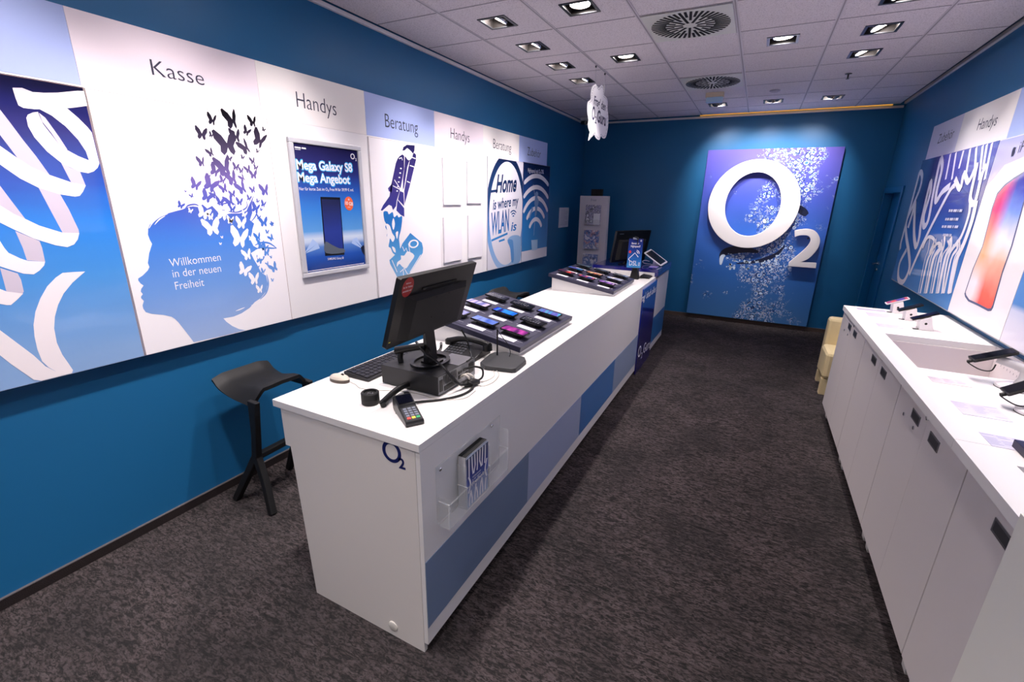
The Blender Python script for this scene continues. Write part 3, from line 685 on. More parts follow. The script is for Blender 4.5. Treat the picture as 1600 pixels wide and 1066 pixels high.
for pts in ([(228, 205), (245, 198), (250, 215)], [(180, 880), (215, 960)], [(235, 960), (262, 935), (285, 975)], [(250, 790), (262, 820), (275, 800), (285, 830)], [(372, 845), (300, 962)], [(290, 770), (300, 830)], [(255, 945), (258, 985)]): wt.stroke(P, [Z5(*p) for p in pts], .008, .0010)
wt.build('white_print', WPRINT, T)
ft = MB()
FAINT = mat('faint print', 'e3dfea', .12)
for a, b_ in (((300, 545), (440, 520)), ((305, 580), (450, 572)), ((305, 632), (460, 622))): ft.stroke(P, [Z5(*a), Z5(*b_)], .02, .0006)
# --- four blank sheets
sheets = [((691.5, 246.5), (721, 250), (721, 319), (693, 321.5), 'upper left one of the four blank white sheets'), ((730, 252), (752, 256), (753, 317), (730, 319), 'upper right one of the four blank white sheets'),
          ((692, 340.5), (721, 338.5), (721, 406), (695, 410.5), 'lower left one of the four blank white sheets'), ((731, 337), (753, 335.5), (753.5, 400.5), (732, 404), 'lower right one of the four blank white sheets')]
for a, b_, c_, d_, lab in sheets:
    q = [P.px(*p) for p in (a, b_, c_, d_)]; u0 = (q[0][0]+q[3][0])/2; u1 = (q[1][0]+q[2][0])/2; v0 = (q[2][1]+q[3][1])/2; v1 = (q[0][1]+q[1][1])/2
    solo(MB().box(BF+.0008, BF+.016, u0, u1, v0, v1), 'blank_sheet', [mat('blank acrylic sheet', 'ece8ef', .12)], lab+' on the white board under Handys', 'sheet', 'blank sheets on the left wall', bevel=.0015)
# --- home poster
def Z7(x, y): return P.px(680+x/5.33, 220+y/5.33)
T = poster('lettering_poster', 'poster with hand lettering in a round mirror, Home is where my WLAN is', 4.722, 5.628, 1.022, 2.292, mat('pale brick poster print', 'dfdde8', .1, bump=(60, .15, .002)))
RKg = grad('mirror ring print', [(0, '9dbbe2'), (.3, '6ea0d8'), (.45, '3f6fae'), (.6, '20406f'), (1, '141f44')], 1.03, 2.3, rough=.12)
cu_, cv_ = 5.20, 1.655
rg = MB(); n = 72; ro, ri, hv = .52, .44, .70
pts = []
seg = []
for i in range(n+1):
    a = 2*PI*i/n; seg.append((a, ro*math.cos(a), hv*math.sin(a), ri*math.cos(a), (hv-.085)*math.sin(a)))
for i in range(n):
    q = [(cu_+seg[i][1], cv_+seg[i][2]), (cu_+seg[i+1][1], cv_+seg[i+1][2]), (cu_+seg[i+1][3], cv_+seg[i+1][4]), (cu_+seg[i][3], cv_+seg[i][4])]
    q = [(min(max(u, 4.725), 5.625), min(max(v, 1.025), 2.289)) for u, v in q]
    rg.poly(P, q, .0004)
rg.build('mirror_ring', RKg, T)
x = MB()
LN = grad('hand lettering print', [(0, '3f8fd0'), (.35, '2a62a8'), (.6, '20406f'), (1, '1a2a52')], 1.3, 2.05, rough=.2)
x.text(P, 'Home', Z7(505, 430), Z7(672, 420), h=.19, off=.03, shear=.28, d=.0008)
x.stroke(P, [Z7(447, 425), Z7(520, 415)], .028, .0008)
x.text(P, 'is where my', Z7(480, 575), Z7(690, 535), h=.115, off=.02, shear=.2, d=.0008)
x.text(P, 'WLAN', Z7(465, 790), Z7(612, 745), h=.25, off=.02, shear=.1, d=.0008)
x.text(P, 'is', Z7(630, 752), Z7(672, 745), h=.11, off=.02, shear=.3, d=.0008)
x.stroke(P, [Z7(468, 832), Z7(602, 772)], .026, .0008); x.stroke(P, [Z7(530, 838), Z7(578, 822)], .024, .0008)
c0 = Z7(650, 642)
for r0 in (.03, .07, .11): x.stroke(P, [(c0[0]+r0*math.cos(a), c0[1]+r0*.8*math.sin(a)) for a in [PI*.25+PI*.5*k/8 for k in range(9)]], .016, .0008)
x.build('lettering', LN, T)
hn = MB(); hn.poly(P, sm2([(u, max(v, 1.03)) for u, v in [Z7(*p) for p in [(600, 830), (640, 790), (695, 790), (712, 830), (708, 1000), (640, 1020), (625, 900)]]], 3), .0006)
hn.build('hand_picture', mat('pale blue print', '8fb3dc', .15), T)
hn = MB(); hn.poly(P, sm2([Z7(*p) for p in [(604, 830), (640, 825), (650, 860), (655, 990), (635, 1010), (625, 900)]], 3), .0009); hn.build('hand_shading_picture', mat('mid blue print', '5f94cf', .15), T)
# --- wifi poster
T = poster('signal_poster', 'navy to blue poster of white wireless arcs with tiny climbers, far end of left wall', 5.632, 6.505, 1.022, 2.300,
           grad('signal poster print', [(0, '3f86c4'), (.3, '2f78bb'), (.5, '1f5fa5'), (.72, '1f3f7a'), (1, '101c45')], 1.2, 2.28, rough=.1))
wf = MB(); c0 = (6.065, 1.335)
for r0, a0, a1 in ((.245, 33, 147), (.39, 40, 140), (.53, 40, 140), (.67, 52, 128), (.815, 60, 120)):
    wf = MB(); wf.stroke(P, [(min(max(c0[0]+r0*math.cos(math.radians(a)), 5.637), 6.50), c0[1]+r0*math.sin(math.radians(a))) for a in [a0+(a1-a0)*k/24 for k in range(25)]], lambda t: .056 if .03 < t < .97 else .035, .0006); wf.build('signal_arc', mat('pale white print', 'e2e0ea', .2), T)
wf = MB()
wf.obox(P, 5.636, 6.502, 1.026, 1.165, .0005, .0007)
wf.stroke(P, [Z7(815, 365), Z7(830, 460)], .006, .001); wf.stroke(P, [Z7(835, 600), Z7(820, 790)], .006, .001)
x_ = [Z7(*p) for p in [(795, 265)]]
wf.text(P, 'Highspeed mit O₂ DSL', Z7(772, 262), Z7(904, 275), h=.05, off=.0, d=.001); wf.stroke(P, [Z7(810, 290), Z7(865, 296)], .014, .001)
wf.build('signal_print', mat('pale white print', 'e2e0ea', .2), T)
cl = MB()
cl.poly(P, sm2([Z7(*p) for p in [(838, 440), (852, 440), (850, 470), (862, 500), (850, 560), (842, 620), (828, 625), (832, 570), (826, 520), (830, 480)]], 3), .0012)
cl.poly(P, sm2([Z7(*p) for p in [(806, 550), (815, 570), (800, 610), (788, 645), (780, 635), (795, 590)]], 3), .0012)
cl.ell(P, *Z7(845, 445), .05, .035, .0014, n=14)
cl.build('climber_pictures', mat('climber print', '5f7fae', .3), T)
mg = MB(); mg.poly(P, [Z7(*p) for p in [(800, 828), (852, 823), (850, 905), (805, 915)]], .0012); mg.build('mug_picture', mat('mug print', 'a3c4e2', .3), T)
# notice sheet
T = thing('notice_sheet', 'white notice sheet on the left wall in the far corner', 'notice', (XL, 7.26, 1.41))
MB().box(XL+.0008, XL+.012, 7.07, 7.48, 1.415, 1.725).build('frame', mat('notice frame', 'cfd0da', .3), T, bevel=.002)
x = MB(); NF = LWf(XL+.012)
for i in range(12): x.stroke(NF, [(7.12, 1.69-i*.021), (7.43 if i % 4 else 7.3, 1.69-i*.021)], .004, .0006)
x.build('lettering', mat('grey text print', '8d8fa5', .5), T)
# ------------------------------------------------------------------ right wall display
HX = XR-.015; RH = RWf(HX)
rse = [6.51, 5.686, 4.672, 3.75, 2.8, 1.9, 1.0]
rh = [('Zubehör', mat('pale lilac header print', 'cfcbe0', .35), ((1464.5, 225), (1489, 215), .085), 'pale lilac header strip reading Zubehör on the right wall'),
      ('Handys', HC, ((1526, 204), (1556, 196), .085), 'cream white header strip reading Handys on the right wall'),
      ('Beratung', HB, None, 'light blue header strip at the right edge of the picture'),
      ('', HW, None, 'header strip on the right wall outside the picture'), ('', HC, None, 'header strip on the right wall outside the picture'), ('', HB, None, 'header strip on the right wall outside the picture')]
for k, (s, m, t_, lab) in enumerate(rh):
    ya, yb = rse[k], rse[k+1]
    T = thing('header_sign', lab, 'sign', (XR, (ya+yb)/2, 2.315), 'header strips along the right wall')
    MB().box(HX, XR-.001, yb+.0006, ya-.0006, 2.315, 2.632).build('panel', m, T)
    x = MB()
    if t_: x.text(RH, s, RH.px(*t_[0]), RH.px(*t_[1]), h=t_[2], off=-.004, d=.001)
    elif s: x.text(RH, s, (-(ya-.26), 2.44), h=.078, off=-.004, d=.001)
    if s: x.build('lettering', INK, T)
PX = 1.42; R = RWf(PX)
def rposter(name, lab, ya, yb, m):
    T = thing(name, lab, 'poster', (PX+.02, (ya+yb)/2, 1.085), 'large posters on the right wall')
    MB().box(PX, PX+.012, yb+.001, ya-.001, 1.085, 2.303).build('print', m, T)
    b = MB().box(PX+.0125, XR-.001, yb+.02, ya-.04, 1.10, 2.29); b.build('backing', WHITE2, T)
    e = MB(); e.box(PX-.001, PX+.0125, yb+.001, ya-.001, 1.078, 1.085); e.build('lower_edge', mat('grey acrylic edge', '8f9096', .3), T)
    return T
g_s = grad('script poster print', [(0, '5f8cc4'), (.2, '3f77bd'), (.45, '2a5aa8'), (.7, '34377f'), (.88, '3a3a86'), (1, '3f4590')], 1.085, 2.3, rough=.07, noise=.15)
T = rposter('script_poster', 'blue poster with white brush script dripping down, nearest the door on the right wall', 6.42, 4.64, g_s)
def ZR(x, y): return R.px(1380+x/4.1, 200+y/4.1)
SW = mat('white script print', 'e9e6f0', .1)
s_ = MB()
def cl(q, a=4.645, b=6.415): return (min(max(q[0], -b), -a), min(max(q[1], 1.09), 2.298))
_sd = [0]
def st(pts, w, d=.0006, mb=None):
    _sd[0] += 1; d += _sd[0]*.0003; (mb or s_).stroke(R, [cl(p) for p in sm2([ZR(*p) for p in pts], 5, False)], w, d)
st([(108, 780), (125, 660), (165, 520), (200, 360), (235, 285), (250, 310), (235, 390), (190, 500), (150, 600), (148, 690), (165, 800), (168, 900), (130, 985), (98, 965), (105, 870), (150, 780)], .055)
st([(160, 640), (190, 540), (205, 480), (200, 600), (200, 700), (212, 760), (232, 700), (245, 600), (285, 420), (305, 345), (302, 420), (262, 560), (262, 630), (290, 590), (320, 430), (350, 280), (372, 195), (378, 260), (345, 400), (340, 470), (380, 410), (430, 370)], .06, .0008)
st([(168, 940), (215, 830), (270, 710), (340, 570), (430, 400), (465, 365)], .05, .0010)
st([(462, 325), (495, 390), (520, 290), (548, 345), (600, 240), (590, 300), (560, 450), (590, 475), (635, 300), (665, 235)], .05, .0010)
for x0, y0_, x1, y1_ in ((432, 165, 400, 330), (468, 155, 440, 330), (515, 145, 485, 260), (560, 128, 530, 300), (600, 115, 585, 300), (642, 100, 615, 330), (668, 95, 640, 260), (700, 90, 650, 330)):
    s_.stroke(R, [cl(ZR(x0, y0_)), cl(ZR(x1, y1_))], .035, .0004)
for k in range(12):
    xa = 300+k*19; ya = 700+abs(6-k)*4
    s_.stroke(R, [cl(p) for p in sm2([ZR(xa, ya+(k*37 % 60)-20), ZR(xa-12+(k*13 % 20), ya+60), ZR(xa-35, ya+130), ZR(xa-75-(k*7 % 14), 1060)], 5, False)], (.014, .034, .02, .05)[k % 4], .0005+k*.00008)
st([(560, 480), (550, 560), (500, 700), (430, 800), (400, 920), (380, 1060)], .04, .0010)
st([(600, 470), (570, 600), (520, 740), (460, 880), (430, 1060)], .06, .0012)
st([(255, 770), (290, 700), (330, 720), (300, 800), (350, 740), (380, 770), (370, 860)], .03, .0010)
s_.build('script_lettering', SW, T)
x = MB()
for a, b_ in (((425, 530), (510, 530)), ((402, 585), (485, 585)), ((380, 632), (484, 634)), ((388, 685), (442, 688))): [x.stroke(R, [(Vector(ZR(*a)).lerp(Vector(ZR(*b_)), t0_)), (Vector(ZR(*a)).lerp(Vector(ZR(*b_)), t1_))], .020, .0045) for t0_, t1_ in ((0, .12), (.16, .3), (.36, .62), (.68, .74), (.8, 1))]
x.build('small_print', mat('soft white print', 'c8cbe4', .2), T)
dk = MB(); dk.poly(R, [cl(ZR(*p)) for p in [(335, 190), (365, 185), (330, 330), (310, 330)]], .0002); dk.build('dark_shape', mat('navy print', '1a1f52', .1), T)
# phone poster
T = rposter('phone_poster', 'white poster of a large frameless phone with red and blue screen on the right wall', 4.636, 3.735, mat('warm white poster', 'ece6ea', .07))
def wallp():
    m = mat('phone wallpaper print', 'ffffff', .07); nt = m.node_tree; L = nt.links.new
    g = nt.nodes.new('ShaderNodeNewGeometry'); n = nt.nodes.new('ShaderNodeTexNoise'); n.inputs['Scale'].default_value = 2.2
    mp = nt.nodes.new('ShaderNodeMapping'); mp.inputs['Rotation'].default_value = (.5, 0, 0); mp.inputs['Scale'].default_value = (1, 1.2, .5); mp.inputs['Location'].default_value = (0, .4, .1)
    L(g.outputs['Position'], mp.inputs[0]); L(mp.outputs[0], n.inputs['Vector'])
    s = nt.nodes.new('ShaderNodeSeparateXYZ'); L(mp.outputs[0], s.inputs[0])
    a = nt.nodes.new('ShaderNodeMath'); a.operation = 'MULTIPLY_ADD'; a.inputs[1].default_value = -.9; a.inputs[2].default_value = 0
    L(s.outputs['Y'], a.inputs[0])
    c = nt.nodes.new('ShaderNodeMath'); c.operation = 'ADD'; L(a.outputs[0], c.inputs[0]); L(n.outputs['Fac'], c.inputs[1])
    mr = nt.nodes.new('ShaderNodeMapRange'); mr.inputs[1].default_value = -3.2; mr.inputs[2].default_value = -1.9
    L(c.outputs[0], mr.inputs[0])
    r = ramp_node(nt, [(0, 'f2e9ee'), (.18, 'f4d9d6'), (.32, 'ee4a6a'), (.44, 'e8355f'), (.52, 'f7a070'), (.6, 'efe6f0'), (.72, '4a52b0'), (.85, '2f3590'), (1, 'f06a50')])
    L(mr.outputs[0], r.inputs[0]); L(r.outputs[0], nt.nodes['Principled BSDF'].inputs['Base Color']); return m
out = [(1507, 459), (1508, 464), (1513, 471), (1528, 478), (1544, 486.5), (1549, 486), (1552, 481), (1567, 427), (1582, 385), (1600, 320), (1616, 262), (1618, 252), (1612, 250), (1600, 268), (1585, 277), (1570, 288), (1558, 302), (1550, 325), (1544, 350), (1535, 385), (1520, 420)]
pu = [R.px(*p) for p in out]
pu = [(min(max(u, -4.63), -3.74), v) for u, v in pu]
b = MB(); b.poly(R, pu, .0006); b.build('phone_rim_picture', mat('steel rim print', '5d6380', .2), T)
cu_ = sum(p[0] for p in pu)/len(pu); cv_ = sum(p[1] for p in pu)/len(pu)
pi_ = [(cu_+(u-cu_)*.93, cv_+(v-cv_)*.965) for u, v in pu]
# screen: stacked colour areas of the wallpaper
def col_at(y): return
b = MB(); b.poly(R, pi_, .0012)
m_ = mat('phone wallpaper print', 'ffffff', .07); nt = m_.node_tree; L = nt.links.new
g_ = nt.nodes.new('ShaderNodeNewGeometry'); s1 = nt.nodes.new('ShaderNodeSeparateXYZ'); L(g_.outputs['Position'], s1.inputs[0])
nz = nt.nodes.new('ShaderNodeTexNoise'); nz.inputs['Scale'].default_value = 5; L(g_.outputs['Position'], nz.inputs['Vector'])
def mth(op, a, b_=None, c=None):
    n = nt.nodes.new('ShaderNodeMath'); n.operation = op
    for i, v in enumerate((a, b_, c)):
        if v is None: continue
        if isinstance(v, (int, float)): n.inputs[i].default_value = v
        else: L(v, n.inputs[i])
    return n.outputs[0]
tt = mth('ADD', mth('MULTIPLY', mth('SUBTRACT', s1.outputs['Z'], 1.2), .87), mth('MULTIPLY', nz.outputs['Fac'], .12))        # 0 bottom .. 1 top
ss = mth('ADD', mth('SUBTRACT', 4.2, s1.outputs['Y']), mth('MULTIPLY', nz.outputs['Fac'], .10))                                 # across
rA = ramp_node(nt, [(0, 'f6d8d4'), (.18, 'f0e6ee'), (.36, 'f5b48a'), (.5, 'f28a6a'), (.62, 'e8385e'), (.85, 'd92e5c'), (1, '8a2f70')]); L(tt, rA.inputs[0])
rB = ramp_node(nt, [(0, 'ee4646'), (.16, 'f2705a'), (.32, 'f3b9a4'), (.46, 'eee8f2'), (.6, '7f9ae0'), (.72, '3a3fa2'), (1, '26266c')]); L(tt, rB.inputs[0])
mr = nt.nodes.new('ShaderNodeMapRange'); mr.inputs[1].default_value = -.06; mr.inputs[2].default_value = .08; L(ss, mr.inputs[0])
mx = nt.nodes.new('ShaderNodeMix'); mx.data_type = 'RGBA'; L(mr.outputs[0], mx.inputs[0]); L(rA.outputs[0], mx.inputs[6]); L(rB.outputs[0], mx.inputs[7])
L(mx.outputs[2], nt.nodes['Principled BSDF'].inputs['Base Color'])
b.build('phone_screen_picture', m_, T)
x = MB(); x.text(R, 'iPhone X', R.px(1590, 239), (R.px(1590, 239)[0]+.42, R.px(1590, 239)[1]), h=.07, off=.0, d=.001)
c0 = R.px(1584.5, 236); x.poly(R, sm2([(c0[0]+a*.05, c0[1]+b_*.07) for a, b_ in [(-.1, .35), (-.45, .3), (-.5, -.1), (-.25, -.5), (0, -.42), (.25, -.5), (.45, -.15), (.3, .05), (.4, .3), (.1, .3)]], 3), .001)
x.build('lettering', INK, T)
tb = MB(); tb.poly(R, [cl(R.px(*p), 3.74, 4.632) for p in [(1556, 221), (1600, 209), (1620, 200), (1600, 245), (1570, 258), (1552, 280), (1538, 292)]], .0003)
tb.build('grey_corner_picture', mat('lilac grey print', 'aaa5c4', .08), T)
T = rposter('tariff_poster', 'blue and white poster cut off by the right edge of the picture', 3.731, 2.80, grad('tariff print', [(0, 'd9d6e4'), (.16, 'cfd4ea'), (.19, '5f8fce'), (.7, '4a82cc'), (1, '3a5aa0')], 1.085, 2.3, rough=.07))
T = rposter('plain_poster', 'pale poster on the right wall outside the picture', 2.796, 1.87, mat('pale poster', 'dcdce8', .08))
# ------------------------------------------------------------------ back wall logo board
def bubbles():
    m = mat('water bubbles print', 'ffffff', .28, coat=.15); nt = m.node_tree; L = nt.links.new; B = nt.nodes['Principled BSDF']
    g = nt.nodes.new('ShaderNodeNewGeometry'); s1 = nt.nodes.new('ShaderNodeSeparateXYZ'); L(g.outputs['Position'], s1.inputs[0])
    def mth(op, a, b_=None, c=None, cl_=False):
        n = nt.nodes.new('ShaderNodeMath'); n.operation = op; n.use_clamp = cl_
        for i, v in enumerate((a, b_, c)):
            if v is None: continue
            if isinstance(v, (int, float)): n.inputs[i].default_value = v
            else: L(v, n.inputs[i])
        return n.outputs[0]
    def vor(scale, feat='F1'):
        v = nt.nodes.new('ShaderNodeTexVoronoi'); v.inputs['Scale'].default_value = scale; v.feature = feat; L(wv.outputs[0], v.inputs['Vector']); return v
    wn = nt.nodes.new('ShaderNodeTexNoise'); wn.inputs['Scale'].default_value = 7; L(g.outputs['Position'], wn.inputs['Vector'])
    wv = nt.nodes.new('ShaderNodeMix'); wv.data_type = 'VECTOR'
    wv = nt.nodes.new('ShaderNodeVectorMath'); wv.operation = 'MULTIPLY_ADD'; wv.inputs[1].default_value = (.06, .06, .06)
    L(wn.outputs['Color'], wv.inputs[0]); L(g.outputs['Position'], wv.inputs[2])
    z = mth('DIVIDE', s1.outputs['Z'], 2.6); xx = s1.outputs['X']
    base = ramp_node(nt, [(0, '4a82bc'), (.3, '2d66b2'), (.55, '3668c4'), (.75, '4658b8'), (1, '5f57ae')]); L(z, base.inputs[0])
    n1 = nt.nodes.new('ShaderNodeTexNoise'); n1.inputs['Scale'].default_value = 3.4; n1.inputs['Detail'].default_value = 3; n1.inputs['Roughness'].default_value = .65; L(g.outputs['Position'], n1.inputs['Vector'])
    # plume: a column of bubbles around x = .12 + .25 (z) wobble, wider at the bottom
    cx = mth('MULTIPLY_ADD', s1.outputs['Z'], .10, .18)
    dist = mth('ABSOLUTE', mth('SUBTRACT', xx, cx)); wid = mth('SUBTRACT', 1, mth('DIVIDE', dist, .62), cl_=True)
    mask = mth('SUBTRACT', mth('ADD', n1.outputs['Fac'], mth('MULTIPLY', wid, .36)), .655)
    mk = nt.nodes.new('ShaderNodeMapRange'); mk.inputs[1].default_value = 0; mk.inputs[2].default_value = .12; L(mask, mk.inputs[0])
    prev = base.outputs[0]
    for sc_, hi, lo, seed in ((27, 'c8e2ff', '123a7c', .02), (60, 'ffffff', '1a4a92', .22), (15, 'd8ecff', '0e2f68', .42)):
        v = vor(sc_); d = v.outputs['Distance']
        r = ramp_node(nt, [(0, '4f8ad8'), (.22, '2f68bc'), (.33, hi), (.42, hi), (.5, lo), (.62, lo)]); L(d, r.inputs[0])
        c_ = nt.nodes.new('ShaderNodeSeparateColor'); L(v.outputs['Color'], c_.inputs[0])
        pick = mth('MULTIPLY', mth('GREATER_THAN', c_.outputs[0], .42+seed), mth('LESS_THAN', d, .62))
        fac = mth('MULTIPLY', pick, mk.outputs[0])
        mx = nt.nodes.new('ShaderNodeMix'); mx.data_type = 'RGBA'; L(fac, mx.inputs[0]); L(prev, mx.inputs[6]); L(r.outputs[0], mx.inputs[7]); prev = mx.outputs[2]
    L(prev, B.inputs['Base Color']); return m
YBF = 8.03
T = thing('logo_board', 'large blue water print board on the back wall with a raised white letter and digit', 'sign', (.05, YB, .075))
MB().box(-.815, .913, YBF, YB-.025, .075, 2.608).build('printed_board', bubbles(), T, bevel=.002)
MB().box(-.72, .82, YB-.025, YB-.001, .12, 2.56).build('mounting_frame', DARKP, T)
LW_ = mat('white raised letter', 'efecec', .4); LGF = BWf(7.955)
o = MB().ring(LGF, -.095, 1.83, .608, .632, .368, .455, -.045, 0, n=72); o.build('letter_o', LW_, T, smooth=35, bevel=.003)
def ZB(x, y): return LGF.px(1100+x/5.33, 225+y/5.33)
two = [ZB(*p) for p in [(755, 722)]]+sm2([ZB(*p) for p in [(755, 722), (800, 712), (870, 708), (925, 725), (960, 770), (966, 820), (945, 875), (905, 925), (860, 962), (805, 985)]], 4, False)
two += [ZB(*p) for p in [(938, 992), (931, 1036), (702, 1018), (707, 988), (765, 940)]]+sm2([ZB(*p) for p in [(765, 940), (830, 885), (868, 845), (888, 805), (880, 775), (850, 762), (800, 762), (757, 775)]], 4, False)
MB().poly(LGF, two, -.045, 0).build('digit_two', LW_, T, bevel=.003)
st_ = MB()
for u, v in ((-.095-.49, 1.83), (-.095+.49, 1.83), (-.095, 1.83+.54), (-.095, 1.83-.54), (.62, 1.05), (.70, 1.38)): st_.lathe([(.012, -.078), (.012, -.04)], LGF, 10, 0, u, v)
st_.build('standoffs', GREYD, T)
bh = MB(); WS = BWf(YBF)
bh.stroke(WS, sm2([WS.px(*p) for p in [(1246, 323), (1254, 330), (1261, 336)]], 5, False), lambda t: .05+.05*math.sin(PI*t), .0008)
bh.stroke(WS, sm2([WS.px(*p) for p in [(1126, 408), (1130, 396), (1145, 391), (1165, 390), (1185, 394)]], 6, False), lambda t: .03+.09*math.sin(PI*t), .0008)
bh.stroke(WS, sm2([WS.px(*p) for p in [(1150, 412), (1185, 408), (1212, 398), (1226, 384)]], 6, False), lambda t: .01+.05*math.sin(PI*t), .0009)
bh.build('dark_bubble_edges', mat('dark water print', '1c2440', .3), T)
wh = MB(); wh.stroke(WS, sm2([WS.px(*p) for p in [(1126, 414), (1128, 402), (1133, 399)]], 5, False), lambda t: .02+.04*math.sin(PI*t), .0012)
[wh.ell(WS, *WS.px(1135+random.random()*80, 396+random.random()*26), .006+random.random()*.018, .005+random.random()*.014, .0012, n=8) for _ in range(70)]
wh.build('bright_bubble_edge', mat('bright water print', 'cfe2f4', .3), T)
# ------------------------------------------------------------------ sales counter
CX0, CX1, CY0, CY1, CT = -1.745, -.951, 1.147, 6.50, 1.0
T = thing('sales_counter', 'long white sales counter with a band of blue panels along its front', 'counter', (-1.35, 3.8, 0))
COUNTER = T
MB().box(CX0, CX1, CY0, 5.56, CT-.032, CT).build('worktop', [WHITE], T, bevel=.0015)
MB().box(CX1-.02, CX1-.0005, CY0+.003, 6.49, .055, CT-.0325).build('front_panel', WHITE, T)
ep = MB(); E_ = BWf(CY0+.003)
ep.poly(E_, [(-1.625, 0), (-.973, 0), (-.973, CT-.0325), (-1.700, CT-.0325), (-1.700, .79), (-1.668, .79)], -.02, 0)
ep.build('end_panel', mat('warm white end panel', 'e2ddd8', .4, bump=(700, .03, .001)), T)
MB().box(-1.60, -.973, CY0+.024, 6.48, .055, .10).build('bottom_shelf', WHITE, T)
cc = MB(); cc.box(-1.60, -1.585, CY0+.024, 6.48, 0, .055); cc.box(-1.06, -1.045, CY0+.024, 6.48, 0, .055); cc.build('plinth', mat('dark plinth', '2b2a2c', .6), T)
MB().box(-1.3, -1.285, CY0+.024, 6.48, .10, CT-.033).build('back_panel', WHITE, T)
for y in (2.1, 3.0, 3.95, 4.85, 5.6, 6.46): MB().box(-1.62, -.973, y, y+.018, .10, CT-.033).build('upright', WHITE, T)
for (a, b_, c_, n_) in ((1.153, 2.1, '7487a4', 'greyish blue band panel'), (2.1, 3.005, 'a3b0cf', 'pale lavender blue band panel'), (3.005, 3.93, '4478b4', 'strong blue band panel'), (3.93, 4.86, '93a5c2', 'light grey blue band panel'), (5.60, 6.488, '2f74b2', 'teal blue glossy band panel')):
    o = MB().box(CX1-.0004, CX1+.002, a, b_-.001, .142, .475).build('band_panel', mat('band '+c_, c_, .3), T); o['label'] = n_
cap = MB(); cap.lathe([(.024, 0), (.024, .004), (.018, .006)], E_, 24, 0, -1.141, .055); o = cap.build('cable_cap', mat('cap plastic', 'd8d4cb', .5), T, smooth=30); o['label'] = 'round off-white cable cap'
lg = MB(); c0 = E_.px(612, 706)
lg.ring(E_, c0[0], c0[1], .046, .046, .030, .032, .0006, n=40)
lg.text(E_, '2', E_.px(623.5, 731), E_.px(634, 734), h=.042, off=.03, d=.0006)
lg.build('logo', INKN, T)['label'] = 'dark blue ring and small digit on the end panel'
# navy panel and raised end
NV = grad('navy front panel', [(0, '2b2478'), (.45, '1f1c70'), (.62, '14248c'), (1, '1a52b0')], 0, 1, rough=.12, coat=.4)
MB().box(CX1+.0005, CX1+.014, 4.86, 5.60, .012, .965).build('navy_panel', NV, T)['label'] = 'glossy navy front panel with white lettering'
K = LWf(CX1+.014)
x = MB()
x.text(K, "Frag' doch alles", K.px(1000, 474), K.px(1024, 456), h=.075, off=.01, shear=.25, d=.0008)
x.text(K, 'O', K.px(996, 560), K.px(1000.3, 556.5), h=.13, off=.0, d=.0008); x.text(K, '2', K.px(1001, 561), K.px(1003, 558.5), h=.07, off=.0, d=.0008)
x.text(K, 'Guru', K.px(1004.5, 553), K.px(1015, 543.5), h=.12, off=.0, d=.0008)
x.build('panel_lettering', WPRINT, T)
T = thing('raised_counter_top', 'navy raised top at the far end of the sales counter', 'counter top', (-1.33, 6.02, 1.0))
MB().box(-1.71, CX1-.02, 5.566, 6.48, 1.0, 1.046).build('riser', WHITE, T)
MB().box(-1.73, -.932, 5.566, 6.50, 1.0465, 1.086).build('top_plate', NAVY, T, bevel=.002)
MB().box(CX1-.019, -.932, 5.566, 6.50, 1.0003, 1.046).build('side_skirt', NAVY, T)
solo(MB().box(-1.08, -.98, 5.72, 5.86, 1.0865, 1.088), 'label_card', mat('lilac card', '9d8ed6', .4), 'small lilac label card on the navy raised counter top', 'card')
# leaflet holder on the counter front
T = thing('leaflet_holder', 'clear acrylic leaflet holder with three bays screwed to the counter front', 'leaflet holder', (CX1, 1.48, .58))
FX_ = CX1+.0012
def ah(mb, *a): mb.box(*a)
a_ = MB(); a_.box(FX_, FX_+.003, 1.235, 1.745, .60, .86); a_.build('back_plate', ACRYL, T)
a_ = MB(); xo = FX_+.055
a_.box(FX_+.0032, xo, 1.245, 1.74, .585, .589)
for y in (1.245, 1.375, 1.565, 1.737): a_.box(FX_+.0032, xo-.003, y, y+.003, .5895, .80 if y > 1.3 else .72)
a_.box(xo-.003, xo, 1.245, 1.74, .5895, .70); a_.build('bays', ACRYL, T)
eg = MB(); ge = LWf(FX_+.003); eg.stroke(ge, [(1.2365, .6015), (1.7435, .6015), (1.7435, .8585), (1.2365, .8585)], .0025, .0003, closed=True)
gf = LWf(xo); eg.stroke(gf, [(1.2465, .5865), (1.7385, .5865), (1.7385, .6985), (1.2465, .6985)], .0025, .0003, closed=True)
for y in (1.2465, 1.3765, 1.5665, 1.7385): eg.box(FX_+.004, xo, y-.001, y+.001, .70 if y > 1.3 else .70, .702); eg.box(xo-.004, xo-.0015, y-.0013, y+.0013, .59, .70)
eg.build('bright_edge_strips', mat('bright acrylic edge strip', 'f4f6f8', .1, alpha=.55), T)  # pale strips paint in the brightness of the clear acrylic edges
sc_ = MB()
for y, z in ((1.262, .838), (1.665, .842)): sc_.lathe([(.008, .003), (.008, .006), (.005, .008)], LWf(FX_), 16, 0, y, z)
sc_.build('screws', CHROME, T)
def leaf_mat():
    return grad('leaflet print', [(0, '9db4d8'), (.4, '5f6fb0'), (.6, '3f4690'), (1, '5b6275')], .60, .83, rough=.25)
LM = leaf_mat()
